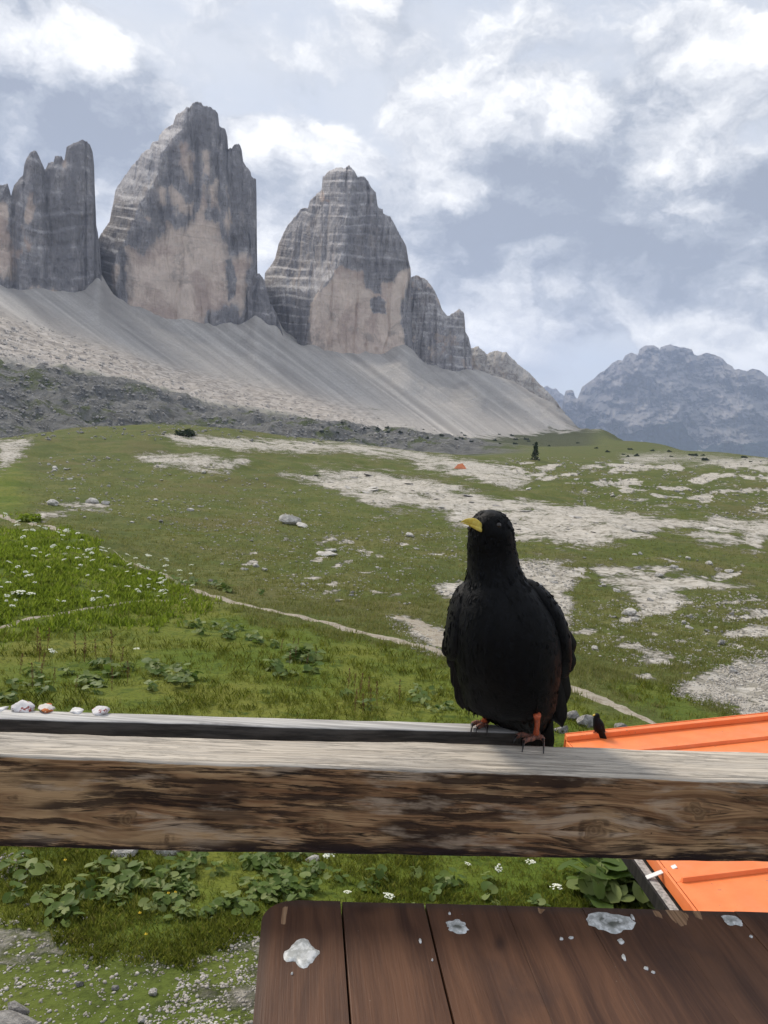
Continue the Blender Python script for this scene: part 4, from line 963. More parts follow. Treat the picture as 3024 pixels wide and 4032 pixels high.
def RP(a, b, dz=0.0): return RA + ee*a + nn*b + np.array([0, 0, SLP*b+dz])
def along(px, py): return float(np.dot(on_z(px, py, ZR)-RA, ee))
s1, s3 = along(2290, 2988), along(2662, 3474)
step = (s3-s1)/3
marks = [0.0, s1, s1+step, s1+2*step, s3] + [s3+step*k for k in (1, 2)]
marks = [m for m in marks if m < LR-.05] + [LR]
shed = empty('orange_roofed_shed', tuple(float(x) for x in RP(LR/2, WR/2)[:2]) + (float(gz_at(np.array([RP(1, 1)[0]]), np.array([RP(1, 1)[1]]))[0]),)); SO = np.array(shed.location)
def hexa(name, c8, mat, parent, bev=0):
    v, f = box_from(np.array(c8)-SO); o = mesh_obj(name, v, f, mat, parent, smooth=False)
    import bmesh
    bm = bmesh.new(); bm.from_mesh(o.data); bmesh.ops.recalc_face_normals(bm, faces=bm.faces); bm.to_mesh(o.data); bm.free()
    if bev: bevel(o, bev)
    return o
def rbox(name, a0, a1, b0, b1, z0, z1, mat, bev=0, level=False, parent=None):
    P = (lambda a, b, z: RA+ee*a+nn*b+np.array([0, 0, z])) if level else RP
    return hexa(name, [P(a0, b0, z0), P(a1, b0, z0), P(a1, b1, z0), P(a0, b1, z0), P(a0, b0, z1), P(a1, b0, z1), P(a1, b1, z1), P(a0, b1, z1)], mat, parent or shed, bev)
for a, b in zip(marks, marks[1:]): rbox('roof_panel', a+.002, b-.002, 0, WR, -.004, 0, M_roof)
for m in marks[1:-1]:
    def P(da, b, z): return RP(m+da, b, z)
    hexa('standing_seam', [P(-.016, .03, .0006), P(.016, .03, .0006), P(.016, WR, .0006), P(-.016, WR, .0006), P(-.008, .035, .030), P(.008, .035, .030), P(.008, WR, .030), P(-.008, WR, .030)], M_roof, shed, .003)
vt = rbox('verge_trim', -.045, .012, -.02, WR, .001, .050, M_roof, .006)
rbox('verge_flange', -.055, -.046, -.02, WR, -.10, .055, M_roof, .002)
rbox('drip_edge', 0.0, LR, -.022, -.004, -.085, -.001, M_roof, .002)
rbox('gutter_board', -.02, LR, -.115, -.055, -.130, -.075, M_eave, .004, True)
rbox('fascia_board', -.03, LR, -.136, -.118, -.165, -.070, M_dark, .003, True)
rbox('soffit', 0.02, LR, -.05, .95, -.15, -.11, M_dark, 0, True)
back = [RP(0, WR), RP(LR, WR)]
hexa('roof_slope', [RP(0, WR, -.004), RP(LR, WR, -.004), RP(LR, 2*WR, -.004-2*SLP*WR), RP(0, 2*WR, -.004-2*SLP*WR), RP(0, WR, 0), RP(LR, WR, 0), RP(LR, 2*WR, -2*SLP*WR), RP(0, 2*WR, -2*SLP*WR)], M_roof, shed)
gl = float(min(gz_at(np.array([RP(a, b)[0] for a in (.2, LR-.1) for b in (.5, 2*WR-.5)]), np.array([RP(a, b)[1] for a in (.2, LR-.1) for b in (.5, 2*WR-.5)])))) - .3
zb_ = gl-RA[2]
def wl(a0, a1, b0, b1):
    P = lambda a, b, top: RA+ee*a+nn*b+np.array([0, 0, (SLP*(b if b < WR else 2*WR-b)-.006) if top else zb_])
    return hexa('wall', [P(a0, b0, 0), P(a1, b0, 0), P(a1, b1, 0), P(a0, b1, 0), P(a0, b0, 1), P(a1, b0, 1), P(a1, b1, 1), P(a0, b1, 1)], M_wallw, shed)
wl(.12, LR-.05, .96, 1.06); wl(.12, .22, 1.061, WR); wl(.12, .22, WR, 2*WR-.5); wl(.12, LR-.05, 2*WR-.499, 2*WR-.4)
br0 = along(2600, 3418)
o = rbox('eave_clip', br0-.018, br0+.018, -.125, .07, -.074, -.066, M_white, .002, True); o.data.transform(Matrix.Translation((0, 0, 0)))
o.data.vertices.foreach_set('co', (np.array([v.co[:] for v in o.data.vertices]) + np.array([[0, 0, .085*max(0, (np.dot(np.array(v.co)+SO-RA, nn)+.125))/.195] for v in o.data.vertices])).astype(np.float32).ravel())
bb = along(2700, 3552)
hexa('corner_bracket', [RA+ee*(bb-.01)+nn*-.150+np.array([0, 0, -.33]), RA+ee*(bb+.02)+nn*-.150+np.array([0, 0, -.33]), RA+ee*(bb+.02)+nn*-.10+np.array([0, 0, -.33]), RA+ee*(bb-.01)+nn*-.10+np.array([0, 0, -.33]),
                        RA+ee*(bb-.16)+nn*-.147+np.array([0, 0, -.166]), RA+ee*(bb-.13)+nn*-.147+np.array([0, 0, -.166]), RA+ee*(bb-.13)+nn*-.10+np.array([0, 0, -.166]), RA+ee*(bb-.16)+nn*-.10+np.array([0, 0, -.166])], M_white, shed)
tag(shed, 'shed with bright orange standing seam metal roof below the railing', 'shed')
def in_shed(x, y):
    a = (x-RA[0])*ee[0]+(y-RA[1])*ee[1]; b = (x-RA[0])*nn[0]+(y-RA[1])*nn[1]
    return (a > -.1) & (b > .2) & (b < 2*WR) & (a < LR+.5)

# ------------------------------------------------------------------ birds
def plume_mat(t):
    P = t.tex('Object'); n = t.noise(P, 340, 4, .6); n2 = t.noise(t.map(P, (1, 1, .3)), 120, 4, .6)
    c = t.mix(t.ss(n2, .35, .7), (.0014, .0016, .0021), (.0038, .0042, .0055))
    setb(t, c, .62, t.bump(t.math('ADD', n, n2), .5, .0015), .16)
M_plume = material('black_plumage', plume_mat)
M_wingm = material('black_flight_feathers', lambda t: setb(t, t.mix(t.ss(t.noise(t.map(t.tex('Object'), (1, 1, .1)), 300, 3), .4, .6), (.0025, .0025, .0028), (.0075, .0070, .0070)), .55, spec=.2))
M_beak = material('yellow_beak', lambda t: setb(t, t.mix(t.ss(t.noise(t.tex('Object'), 260, 3), .35, .65), (.70, .50, .07), (.80, .66, .17)), .42, t.bump(t.noise(t.tex('Object'), 300, 3), .2, .0005), .4))
M_leg = material('red_orange_leg', lambda t: setb(t, t.mix(t.ss(t.noise(t.map(t.tex('Object'), (1, 1, 3)), 420, 3), .35, .65), (.34, .065, .025), (.60, .13, .05)), .5, t.bump(t.noise(t.tex('Object'), 700, 2), .5, .0006), .35))
M_toe = material('dusty_toe', lambda t: setb(t, t.mix(t.ss(t.noise(t.tex('Object'), 330, 3), .35, .6), (.10, .060, .050), (.26, .11, .075)), .65, t.bump(t.noise(t.tex('Object'), 600, 2), .6, .0008)))
M_claw = material('dark_claw', lambda t: setb(t, (.022, .019, .018), .35, spec=.45))
M_eye = material('dark_eye', lambda t: setb(t, (.012, .007, .005), .08, spec=.6))

def blade(p0, p1, w, nrm, curve=.0, n=9, tipround=.5, thick=.0009):
    p0, p1, nrm = map(lambda x: np.array(x, float), (p0, p1, nrm)); d = p1-p0; L = np.linalg.norm(d); d /= L
    sd_ = np.cross(d, nrm); sd_ /= np.linalg.norm(sd_); nv = np.cross(sd_, d)
    V = []; 
    for k in range(n):
        u = k/(n-1); ww = w*min(1, .45+1.4*u)*(1-max(0, (u-.72)/.28)**2.2*(1-.08))
        c = p0+d*L*u+nv*curve*math.sin(u*math.pi*.5)
        for q in (-1, -.35, 0, .35, 1): V.append(c+sd_*ww*.5*q+nv*(.0012*(1-q*q)))
    V = np.array(V); m = len(V); F = [tuple(f) for f in grid_faces(n, 5)]
    V2 = V-nv*thick; F += [tuple(int(x)+m for x in f[::-1]) for f in F]
    bd = list(range(5))+[r*5+4 for r in range(1, n)]+[(n-1)*5+k for k in range(3, -1, -1)]+[r*5 for r in range(n-2, 0, -1)]
    F += [(b, a, a+m, b+m) for a, b in zip(bd, bd[1:]+bd[:1])]
    return np.concatenate([V, V2]), F
def superring(cx, cy, cz, a, b, n=40, p=2.25, front=0.0):
    th = np.linspace(0, 2*math.pi, n, endpoint=False); c, s = np.cos(th), np.sin(th)
    x = np.sign(c)*np.abs(c)**(2/p)*a; y = np.sign(s)*np.abs(s)**(2/p)*b
    return np.stack([cx+x, cy+y, cz+0*x], -1)
YB = .783
def bp(px, py, dy=0.0): return on_y(np.array(float(px)), np.array(float(py)), YB+dy)
def chough():
    foot = bp(2010, 2885); root = empty('alpine_chough', (float(foot[0]), YB, CAMZ+ZT)); O = np.array(root.location)
    lv = [(2009, 1918, 1944, -.012, .006), (2016, 1893, 1968, -.012, .014), (2032, 1870, 1992, -.011, .0195), (2056, 1853, 2012, -.010, .0235), (2090, 1846, 2021, -.009, .0255), (2130, 1842, 2027, -.006, .0265),
          (2180, 1841, 2035, -.002, .028), (2230, 1841, 2047, .001, .0315), (2280, 1837, 2070, .003, .037), (2320, 1818, 2108, .004, .043), (2370, 1796, 2150, .005, .049), (2430, 1782, 2182, .006, .0535),
          (2500, 1777, 2200, .008, .056), (2580, 1783, 2205, .011, .0565), (2650, 1797, 2200, .015, .054), (2720, 1815, 2188, .020, .049), (2770, 1830, 2186, .026, .042), (2800, 1876, 2178, .036, .032), (2828, 1932, 2166, .044, .025), (2856, 1976, 2150, .048, .019), (2882, 2014, 2130, .050, .011)]
    L = spline([(a, b, c, d, e) for a, b, c, d, e in lv], 76)
    rings = []
    for py, xl, xr, dy, hd in L:
        A, B = bp(xl, py, dy), bp(xr, py, dy); c = (A+B)/2
        R = superring(c[0], c[1], 0, (B[0]-A[0])/2, hd, 56, 2.2); R[:, 2] = A[2] + (R[:, 0]-A[0])/(B[0]-A[0])*(B[2]-A[2]); rings.append(R)
    rings = np.array(rings)
    V, F = loft(rings)
    V = np.array(V); nz_ = fbm(V[:, 0]*150, V[:, 1]*150, V[:, 2]*90, oct=3, seed=71); c0 = np.array([V[:, 0].mean(), YB, 0])
    rad = V-c0; rad[:, 2] = 0; V = V + rad/np.linalg.norm(rad, axis=1)[:, None]*(nz_*.0011)[:, None]
    body = mesh_obj('body', V-O, F, M_plume, root)
    # short contour feathers breaking the outline
    R3 = np.random.default_rng(5)
    def contour(rings, n, parent, lo, scf, nm='contour_feathers'):
        fv, ff = [], []; NR, m = rings.shape[:2]
        for k in range(n):
            i = int(R3.integers(lo, NR-4)); j = int(R3.integers(0, m)); p = rings[i, j]; cen = rings[i].mean(0)
            out = p-cen; out[2] = 0; out /= np.linalg.norm(out)+1e-9
            dn = rings[min(i+3, NR-1), j]-p; dn /= np.linalg.norm(dn)+1e-9
            sd_ = np.cross(dn, out); sd_ /= np.linalg.norm(sd_)+1e-9
            sc = scf(i/NR)
            ln = R3.uniform(.008, .016)*sc; w = R3.uniform(.0025, .005)*sc; tw = R3.normal(0, .15); d2 = dn+sd_*tw
            base = len(fv); q = p-out*.0005
            fv += [q-sd_*w*.5, q+sd_*w*.5, q+d2*ln*.6+sd_*w*.6+out*.0012, q+d2*ln+out*R3.uniform(.0002, .0016), q+d2*ln*.6-sd_*w*.6+out*.0012]
            ff.append((base, base+1, base+2, base+3, base+4))
        pl = mesh_obj(nm, np.array(fv)-O, ff, M_plume, parent, smooth=False); pl['kind'] = 'stuff'
    contour(rings, 1500, body, 2, lambda u: .4 if u < .34 else (.75 if u < .47 else 1.0))
    # folded wings
    def wing(lvw, nm):
        Lw = spline(lvw, 34); rg = []
        for py, xl, xr, dy, hd in Lw:
            A, B = bp(xl, py, dy), bp(xr, py, dy); c = (A+B)/2; R = superring(c[0], c[1], c[2], (B[0]-A[0])/2, hd, 26, 2.4); rg.append(R)
        V, F = loft(rg); w = mesh_obj('wing', np.array(V)-O, F, M_plume, root); contour(np.array(rg), 260, w, 1, lambda u: .35+.35*u, 'covert_feathers'); return w
    wl_ = wing([(2296, 1822, 1850, .006, .006), (2330, 1794, 1862, .008, .018), (2375, 1775, 1862, .010, .026), (2430, 1762, 1852, .013, .031), (2500, 1753, 1842, .016, .033), (2545, 1749, 1828, .020, .031), (2574, 1752, 1806, .024, .024), (2590, 1762, 1784, .026, .010)], 'l')
    wr_ = wing([(2284, 2070, 2100, .006, .006), (2310, 2075, 2140, .008, .018), (2350, 2090, 2178, .010, .027), (2400, 2110, 2210, .013, .032), (2470, 2130, 2234, .016, .034), (2530, 2145, 2243, .020, .033), (2590, 2160, 2243, .024, .028), (2640, 2180, 2236, .028, .018), (2662, 2200, 2226, .030, .008)], 'r')
    def feather(nm, a, b, w, dya, dyb, parent, mat=M_wingm, cur=.0):
        V, F = blade(bp(*a, dya), bp(*b, dyb), w, (0.12, -1, .1), cur); return mesh_obj(nm, np.array(V)-O, F, mat, parent)
    for a, b, w in (((2205, 2470), (2260, 2566), .016), ((2212, 2520), (2252, 2640), .017), ((2200, 2560), (2234, 2660), .018), ((2196, 2580), (2229, 2768), .017), ((2185, 2600), (2222, 2775), .019), ((2178, 2640), (2213, 2862), .018), ((2160, 2650), (2200, 2850), .020), ((2150, 2660), (2180, 2830), .020)):
        feather('flight_feather', a, b, w, .022, .034, wr_)
    for a, b, w in (((1775, 2480), (1764, 2590), .016), ((1792, 2500), (1790, 2640), .018), ((1800, 2560), (1806, 2720), .017), ((1808, 2590), (1822, 2792), .016), ((1825, 2610), (1846, 2800), .018), ((1845, 2640), (1872, 2812), .018), ((1860, 2650), (1893, 2806), .018)):
        feather('flight_feather', a, b, w, .018, .030, wl_)
    # loose belly wisps at the left
    for k in range(14):
        x = 1832+k*5.2; feather('wisp', (x+10, 2725+R3.uniform(-15, 15)), (x+R3.uniform(-6, 10), 2800+R3.uniform(-8, 32)-k*.4), .0016, .012, .010, body, M_plume)
    tail = None
    for k, (xa, xb) in enumerate(((2052, 2012), (2070, 2040), (2090, 2072), (2108, 2105), (2126, 2135), (2142, 2160))):
        f = feather('tail_feather', (xa, 2740), (xb, 2975+5*(k % 2)), .017, .036+.001*k, .052+.0015*k, body)
    # head: beak and eye
    def beakpart(nm, pts, mat):
        S = spline(pts, 16); rg = []
        for i, (px, py, dy, hh, hw) in enumerate(S):
            c = bp(px, py, dy); th = np.linspace(0, 2*math.pi, 16, endpoint=False)
            nx = np.array([.45, .89, 0]); up = np.array([.30, -.05, .95]); up = up/np.linalg.norm(up)
            rg.append(c + np.cos(th)[:, None]*nx*hw + np.sin(th)[:, None]*up*hh)
        V, F = loft(rg); return mesh_obj(nm, np.array(V)-O, F, mat, root)
    beakpart('upper_mandible', [(1901, 2084, -.027, .0018, .0036), (1886, 2070, -.033, .0036, .0042), (1868, 2057, -.039, .0040, .0038), (1850, 2051, -.0435, .0031, .0029), (1833, 2050, -.048, .0021, .0019), (1821, 2053, -.0505, .0012, .0012), (1813, 2059, -.052, .0003, .0004)], M_beak)
    beakpart('lower_mandible', [(1908, 2095, -.0265, .0012, .0030), (1890, 2085, -.0325, .0020, .0036), (1868, 2073, -.038, .0020, .0031), (1849, 2065, -.042, .0015, .0023), (1833, 2061, -.0455, .0009, .0013), (1821, 2060, -.048, .0003, .0005)], M_beak)
    V, F = ICO[3]; ec = bp(1962, 2069, -.0305); mesh_obj('eye', V*.0034+ec-O, F, M_eye, root)
    V, F = ICO[3]; ec = bp(1851, 2080, -.016); mesh_obj('eye', V*.0030+ec-O, F, M_eye, root)
    # legs and feet
    zt = CAMZ+ZT
    def leg(top, topdy, foot_px, toes, zoff=0.0):
        f = on_z(foot_px[0], foot_px[1], ZT)+np.array([0, 0, .006+zoff]); tp = bp(*top, topdy)
        md = (f+tp)/2+np.array([.001, .002, 0])
        V, F = tube(spline([tp, md, f], 9), [.0042, .0034, .0030, .0028, .0027, .0027, .0028, .0031, .0034], 12)
        lg = mesh_obj('leg', np.array(V)-O, F, M_leg, root)
        for pts in toes:
            P = [f-np.array([0, 0, .0015])]
            for (px, py, dz) in pts[:-1]: P.append(on_z(px, py, ZT)+np.array([0, 0, dz+zoff]))
            S = spline(P, 12); V, F = tube(S, list(np.linspace(.0032, .0024, 12)*(1+.10*np.sin(np.arange(12)*2.1))), 10); mesh_obj('toe', np.array(V)-O, F, M_toe, lg)
            px, py, dz = pts[-1]; e = on_z(px, py, ZT)+np.array([0, 0, dz+zoff]); a = S[-1]; mid = (a+e)/2+np.array([0, -.001, .0030])
            C_ = spline([S[-2], a, mid, e], 10); V, F = tube(C_, list(np.linspace(.0024, .0005, 10)), 8); mesh_obj('claw', np.array(V)-O, F, M_claw, lg)
    leg((2115, 2816), -.020, (2108, 2914), [[(2085, 2912, .0035), (2052, 2909, .0048), (2034, 2913, .0040), (2022, 2928, .0006)], [(2094, 2922, .0040), (2074, 2928, .0045), (2062, 2934, .0040), (2056, 2962, .0004)],
                                          [(2120, 2917, .0045), (2132, 2921, .0048), (2136, 2926, .0042), (2140, 2968, .0004)], [(2112, 2906, .003), (2116, 2900, .0032), (2117, 2897, .003), (2119, 2890, .0006)]])
    leg((1930, 2768), -.020, (1904, 2862), [[(1890, 2862, .0045), (1872, 2862, .0050), (1858, 2866, .0042), (1853, 2888, -.002)], [(1908, 2866, .0042), (1912, 2869, .0042), (1914, 2872, .0036), (1918, 2888, -.002)],
                                          [(1896, 2868, .0040), (1884, 2874, .0040), (1878, 2876, .0032), (1874, 2886, -.001)], [(1912, 2856, .003), (1918, 2851, .0030), (1921, 2849, .0028), (1925, 2845, .0006)]])
    tag(root, 'large black bird with yellow beak and red legs standing on the railing', 'bird')
chough()
def small_chough():
    # stands on the far verge of the orange roof
    P0 = on_z(2346, 2893, 0) if False else None
    best = None
    for b in np.linspace(0, 2, 400):
        q = RP(-.02, b, .05); x, y = project(q)
        if best is None or abs(x-2347) < best[0]: best = (abs(x-2347), q)
    foot = best[1]; r = np.hypot(foot[0], foot[1]); mp = np.linalg.norm(foot-CAM)/FPX
    root = empty('alpine_chough', tuple(float(v) for v in foot)); dv = np.array([foot[0], foot[1], 0])/r; rt = np.array([dv[1], -dv[0], 0]); fx, fy = project(foot)
    def q(px, py, dy=0): return rt*(px-fx)*mp + dv*dy + np.array([0, 0, -(py-fy)*mp])
    lv = [(2341, 2812, 3, 0.0), (2343, 2817, 9, 0), (2343, 2825, 11.5, 0), (2344, 2834, 13, 0), (2350, 2847, 18, .005), (2354, 2860, 20.5, .01), (2359, 2874, 19.5, .015), (2366, 2888, 15.5, .02), (2373, 2900, 10, .03), (2378, 2908, 5, .035)]
    S = spline(lv, 30); rg = []
    ax = q(2378, 2908)-q(2341, 2812); ax /= np.linalg.norm(ax); s1_ = np.cross(ax, dv); s1_ /= np.linalg.norm(s1_)
    for px, py, hw, dy in S:
        th = np.linspace(0, 2*math.pi, 20, endpoint=False); rg.append(q(px, py, dy) + np.cos(th)[:, None]*s1_*hw*mp + np.sin(th)[:, None]*dv*hw*mp*.95)
    V, F = loft(rg); mesh_obj('body', V, F, M_plume, root)
    for k, (a, b, w) in enumerate((((2356, 2850), (2386, 2912), .040), ((2362, 2858), (2389, 2918), .034), ((2348, 2850), (2372, 2905), .036))):
        V, F = blade(q(*a, -.035), q(*b, -.012), w, -dv, .004); mesh_obj('wing', V, F, M_wingm, root)
    for k, (a, b) in enumerate((((2372, 2895), (2386, 2930)), ((2375, 2895), (2390, 2931)), ((2378, 2893), (2394, 2930)))):
        V, F = blade(q(*a, .01), q(*b, .03), .026, -dv); mesh_obj('tail_feather', V, F, M_wingm, root)
    V, F = tube([q(2336, 2816, -.012), q(2332, 2818, -.020), q(2329, 2821, -.024)], [.008, .006, .001], 10); mesh_obj('beak', V, F, M_beak, root)
    for dx in (-4, 5):
        V, F = tube([q(2350+dx, 2878, .01), q(fx+dx, fy-2, .0)], [.008, .006], 8); lg = mesh_obj('leg', V, F, M_leg, root)
        V, F = tube([q(fx+dx, fy-3), q(fx+dx-4, fy-2, -.02), q(fx+dx-6, fy+0, -.035)], [.006, .006, .003], 8); mesh_obj('foot', V, F, M_leg, lg)
    tag(root, 'small distant black bird perched on the edge of the orange roof', 'bird')
small_chough()

# ------------------------------------------------------------------ paths
def path_mat(t):
    P = t.geo(); n = t.noise(P, 3.0, 8, .68); n2 = t.noise(P, 22, 5, .65)
    c = t.mix(t.ss(n, .35, .65), (.24, .205, .155), (.40, .36, .30)); c = t.mix(t.math('MULTIPLY', t.ss(n2, .55, .68), .6), c, (.56, .53, .48))
    c = t.mix(t.math('MULTIPLY', t.ss(n, .56, .66), .55), c, (.085, .085, .03))
    setb(t, c, .95, t.bump(t.math('ADD', n, n2), .8, .04), .1)
M_path = material('trodden_path', path_mat)
PATHS = []
def trail(pix, w0, w1, seed):
    H = ground_hit([p[0] for p in pix], [p[1] for p in pix]); H = H[~np.isnan(H[:, 0])]
    S = spline(H[:, :2], 170); PATHS.append((S, max(w0, w1)))
    V = []
    for i, p in enumerate(S):
        d = S[min(i+1, len(S)-1)]-S[max(i-1, 0)]; d /= np.linalg.norm(d)+1e-9; n = np.array([-d[1], d[0]]); u = i/(len(S)-1)
        w = (w0+(w1-w0)*u)*min(1, 8*u+.1, 8*(1-u)+.1)
        for k in range(7):
            q = (k/3-1)
            ed = w*.5*q*(1+.55*perlin(np.array([i*.23+(5 if q > 0 else 0)]), np.array([seed+.5]), seed=seed)[0]+.3*perlin(np.array([i*.8+(9 if q > 0 else 0)]), np.array([seed+.2]), seed=seed)[0])
            V.append((p[0]+n[0]*ed, p[1]+n[1]*ed, .018-.030*abs(q)**3))
    V = np.array(V); V[:, 2] += gz_at(V[:, 0], V[:, 1])
    o = mesh_obj('path', V, grid_faces(len(S), 7)[:, ::-1], M_path); return tag(o, kind='structure')
trail([(445, 2165), (545, 2225), (640, 2262), (760, 2322), (900, 2368), (1100, 2412), (1300, 2452), (1500, 2508), (1650, 2545), (1800, 2590), (2000, 2640), (2240, 2710), (2400, 2775), (2620, 2868)], .35, .85, 1)
trail([(-60, 2500), (60, 2455), (150, 2430), (330, 2398), (500, 2372), (700, 2368), (880, 2376)], .50, .20, 2)
trail([(-80, 2012), (20, 2035), (130, 2062), (240, 2088), (330, 2100)], .9, .4, 3)
trail([(1560, 2425), (1640, 2450), (1720, 2500), (1800, 2560)], .8, 1.3, 4)

def lookup(A, x, y):
    az = np.arctan2(x, y); L = np.log(np.hypot(x, y))
    i = np.clip(np.rint((L-L0)/(L1-L0)*(NL-1)), 0, NL-1).astype(int); j = np.clip(np.rint((az-AZ0)/(AZ1-AZ0)*(NA-1)), 0, NA-1).astype(int)+IA
    return A[i, j]
def near_path(x, y):
    m = np.zeros(len(x), bool)
    for S, w in PATHS:
        for p in S[::3]: m |= (x-p[0])**2+(y-p[1])**2 < (w*.42)**2
    return m

# ------------------------------------------------------------------ grass
def leafy(name, cols, trans=.35, rough=.7):
    def f(t):
        r = t.attr('rnd'); P = t.geo(); n = t.noise(P, .5, 4, .6)
        c = t.ramp(t.math('MULTIPLY_ADD', t.math('SUBTRACT', n, .5), .5, r), [(k/(len(cols)-1), c) for k, c in enumerate(cols)])
        t.put(t.b.inputs['Base Color'], c); t.b.inputs['Roughness'].default_value = rough
        tr = t.node('ShaderNodeBsdfTranslucent'); t.put(tr.inputs[0], c); mx = t.node('ShaderNodeMixShader'); mx.inputs[0].default_value = trans
        t.l.new(t.b.outputs[0], mx.inputs[1]); t.l.new(tr.outputs[0], mx.inputs[2])
        out = [x for x in t.n if x.type == 'OUTPUT_MATERIAL'][0]; t.l.new(mx.outputs[0], out.inputs[0])
    return material(name, f)
M_grassL = leafy('lush_grass', [(.095, .125, .017), (.150, .185, .025), (.200, .220, .038), (.26, .245, .078)], .55)
M_grassD = leafy('dry_grass', [(.100, .118, .028), (.140, .152, .040), (.180, .172, .062), (.23, .195, .095)], .55)
def tufts(name, n, r0, r1, lushlo, lushhi, hgt, wid, nb, mat, seed, poly=None):
    R = np.random.default_rng(seed)
    r = 1/R.uniform(1/r1, 1/r0, n); az = R.uniform(math.radians(-31), math.radians(31), n)
    x, y = r*np.sin(az), r*np.cos(az)
    lu = lookup(lush, x, y); rk = lookup(rockm, x, y)
    cl = fbm(x/1.3, y/1.3, oct=3, seed=seed)
    ok = (lu >= lushlo) & (lu <= lushhi) & (rk < .45) & ~in_shed(x, y) & ~near_path(x, y) & (cl+R.uniform(-.5, .5, n) > -.25)
    if poly is not None:
        ppx, ppy = project(np.stack([x, y, gz_at(x, y)], -1)); ok &= sdist(ppx, ppy, poly) > R.uniform(-120, 40, n)
    x, y, r, cl = x[ok], y[ok], r[ok], cl[ok]; n = len(x); z = gz_at(x, y)
    sc = np.clip(r/12, 1, 8.0); h = hgt*R.uniform(.5, 1.35, n)*(1+.5*np.clip(cl, -.5, .7))*np.clip(r/14, .75, 1.5); w = wid*sc
    B = nb; ang = R.uniform(0, 2*math.pi, (n, B)); ln = R.uniform(.15, .75, (n, B)); bh = h[:, None]*R.uniform(.6, 1.1, (n, B))
    off = R.normal(0, .035, (n, B, 2))*sc[:, None, None]
    bx, by = x[:, None]+off[..., 0], y[:, None]+off[..., 1]
    dx, dy = np.cos(ang), np.sin(ang)
    c = np.stack([bx, by, np.repeat(z[:, None], B, 1)-.01], -1)
    sdv = np.stack([-dy, dx, 0*dx], -1)*(w[:, None]*R.uniform(.6, 1.3, (n, B)))[..., None]*.5
    tip = c+np.stack([dx*ln*bh, dy*ln*bh, bh], -1); mid = c+np.stack([dx*ln*bh*.35, dy*ln*bh*.35, bh*.6], -1)
    V = np.stack([c-sdv, c+sdv, mid+sdv*.7, tip, mid-sdv*.7], 2).reshape(-1, 3)
    k = np.arange(n*B)*5; F = np.stack([k, k+1, k+2, k+3, k+4], -1)
    q = 5
    if nb <= 4:                                             # distant blades: one triangle each
        V = np.stack([c-sdv*1.2, c+sdv*1.2, tip], 2).reshape(-1, 3); k = np.arange(n*B)*3; F = np.stack([k, k+1, k+2], -1); q = 3
    rnd = np.repeat(np.clip(R.normal(.45, .22, n*B), 0, 1), q)
    o = mesh_obj(name, V, F, mat, smooth=False, attrs=dict(rnd=rnd)); return tag(o, None, None, kind='stuff')
o = tufts('grass', 56000, 4.3, 60, .25, 1.1, .10, .008, 6, M_grassL, 11); tag(o, 'lush green grass on the near slope', 'grass')
o = tufts('grass', 36000, 8, 150, -.1, .5, .06, .010, 4, M_grassD, 12); tag(o, 'short olive turf over the middle meadow', 'grass')

M_tuss = leafy('tussock_grass', [(.115, .135, .030), (.160, .178, .046), (.205, .200, .070), (.25, .22, .105)], .6)
M_herb = leafy('bright_herbs', [(.110, .165, .014), (.165, .235, .022), (.220, .285, .036), (.28, .31, .075)], .6)
o = tufts('tall_herbs', 110000, 14, 70, .3, 1.1, .15, .022, 5, M_herb, 13, [(-60, 2060), (260, 2085), (430, 2180), (640, 2270), (760, 2330), (600, 2370), (330, 2380), (100, 2420), (-60, 2460)]); tag(o, 'tall bright herbs on the left bank', 'herbs')
o = tufts('tussocks', 60000, 20, 300, -.1, .6, .10, .010, 4, M_tuss, 14); tag(o, 'tussocky turf on the farther meadow', 'grass')
# ------------------------------------------------------------------ rocks
def limestone(lo, hi, dark=(.16, .15, .13)):
    def f(t):
        P = t.tex('Object'); n = t.noise(P, 2.2, 7, .66); n2 = t.noise(P, 9, 5, .6); N = t.node('ShaderNodeNewGeometry').outputs['Normal']
        c = t.mix(t.ss(n, .36, .62), lo, hi); c = t.mix(t.math('MULTIPLY', t.ss(n2, .58, .70), .45), c, dark)
        setb(t, c, .92, t.bump(t.math('ADD', n, t.math('MULTIPLY', n2, .4)), .7, .12), .1)
    return f
M_rock = material('pale_limestone', limestone((.40, .375, .34), (.62, .60, .56)))
M_rockd = material('grey_limestone', limestone((.20, .19, .18), (.38, .365, .345)))
M_bould = material('scree_boulder', limestone((.26, .235, .215), (.55, .51, .46)))
ROCKS = []
for k in range(12):
    V, F = lumpy(2, 900+k, .45, 1.2, .9); me = bpy.data.meshes.new('rock'); me.from_pydata([tuple(v) for v in V], [], F); me.materials.append(M_rock if k < 8 else M_rockd); ROCKS.append(me)
BOULD = []
for k in range(8):
    V, F = lumpy(2, 950+k, .5, 1.2, 1.0); me = bpy.data.meshes.new('boulder'); me.from_pydata([tuple(v) for v in V], [], F); me.materials.append(M_bould); BOULD.append(me)
def put_rock(px, py, wpx, hr=.6, dr=.8, name='rock', meshes=ROCKS, label=None, cat='rock', group=None, mesh=None, sink=.30):
    H = ground_hit([px], [py])[0]
    if np.isnan(H[0]) : return None
    if in_shed(H[0], H[1]): return None
    dist = np.linalg.norm(H-CAM); w = wpx*dist/FPX
    o = bpy.data.objects.new(name, mesh or random.choice(meshes)); COL.objects.link(o)
    o.location = (H[0], H[1], H[2]+w*.5*hr*(1-2*sink)*.8)
    o.scale = (w*.5, w*.5*dr, w*.5*hr); o.rotation_euler = (random.uniform(-.25, .25), random.uniform(-.25, .25), random.uniform(-.5, .5))
    return tag(o, label, cat, group)
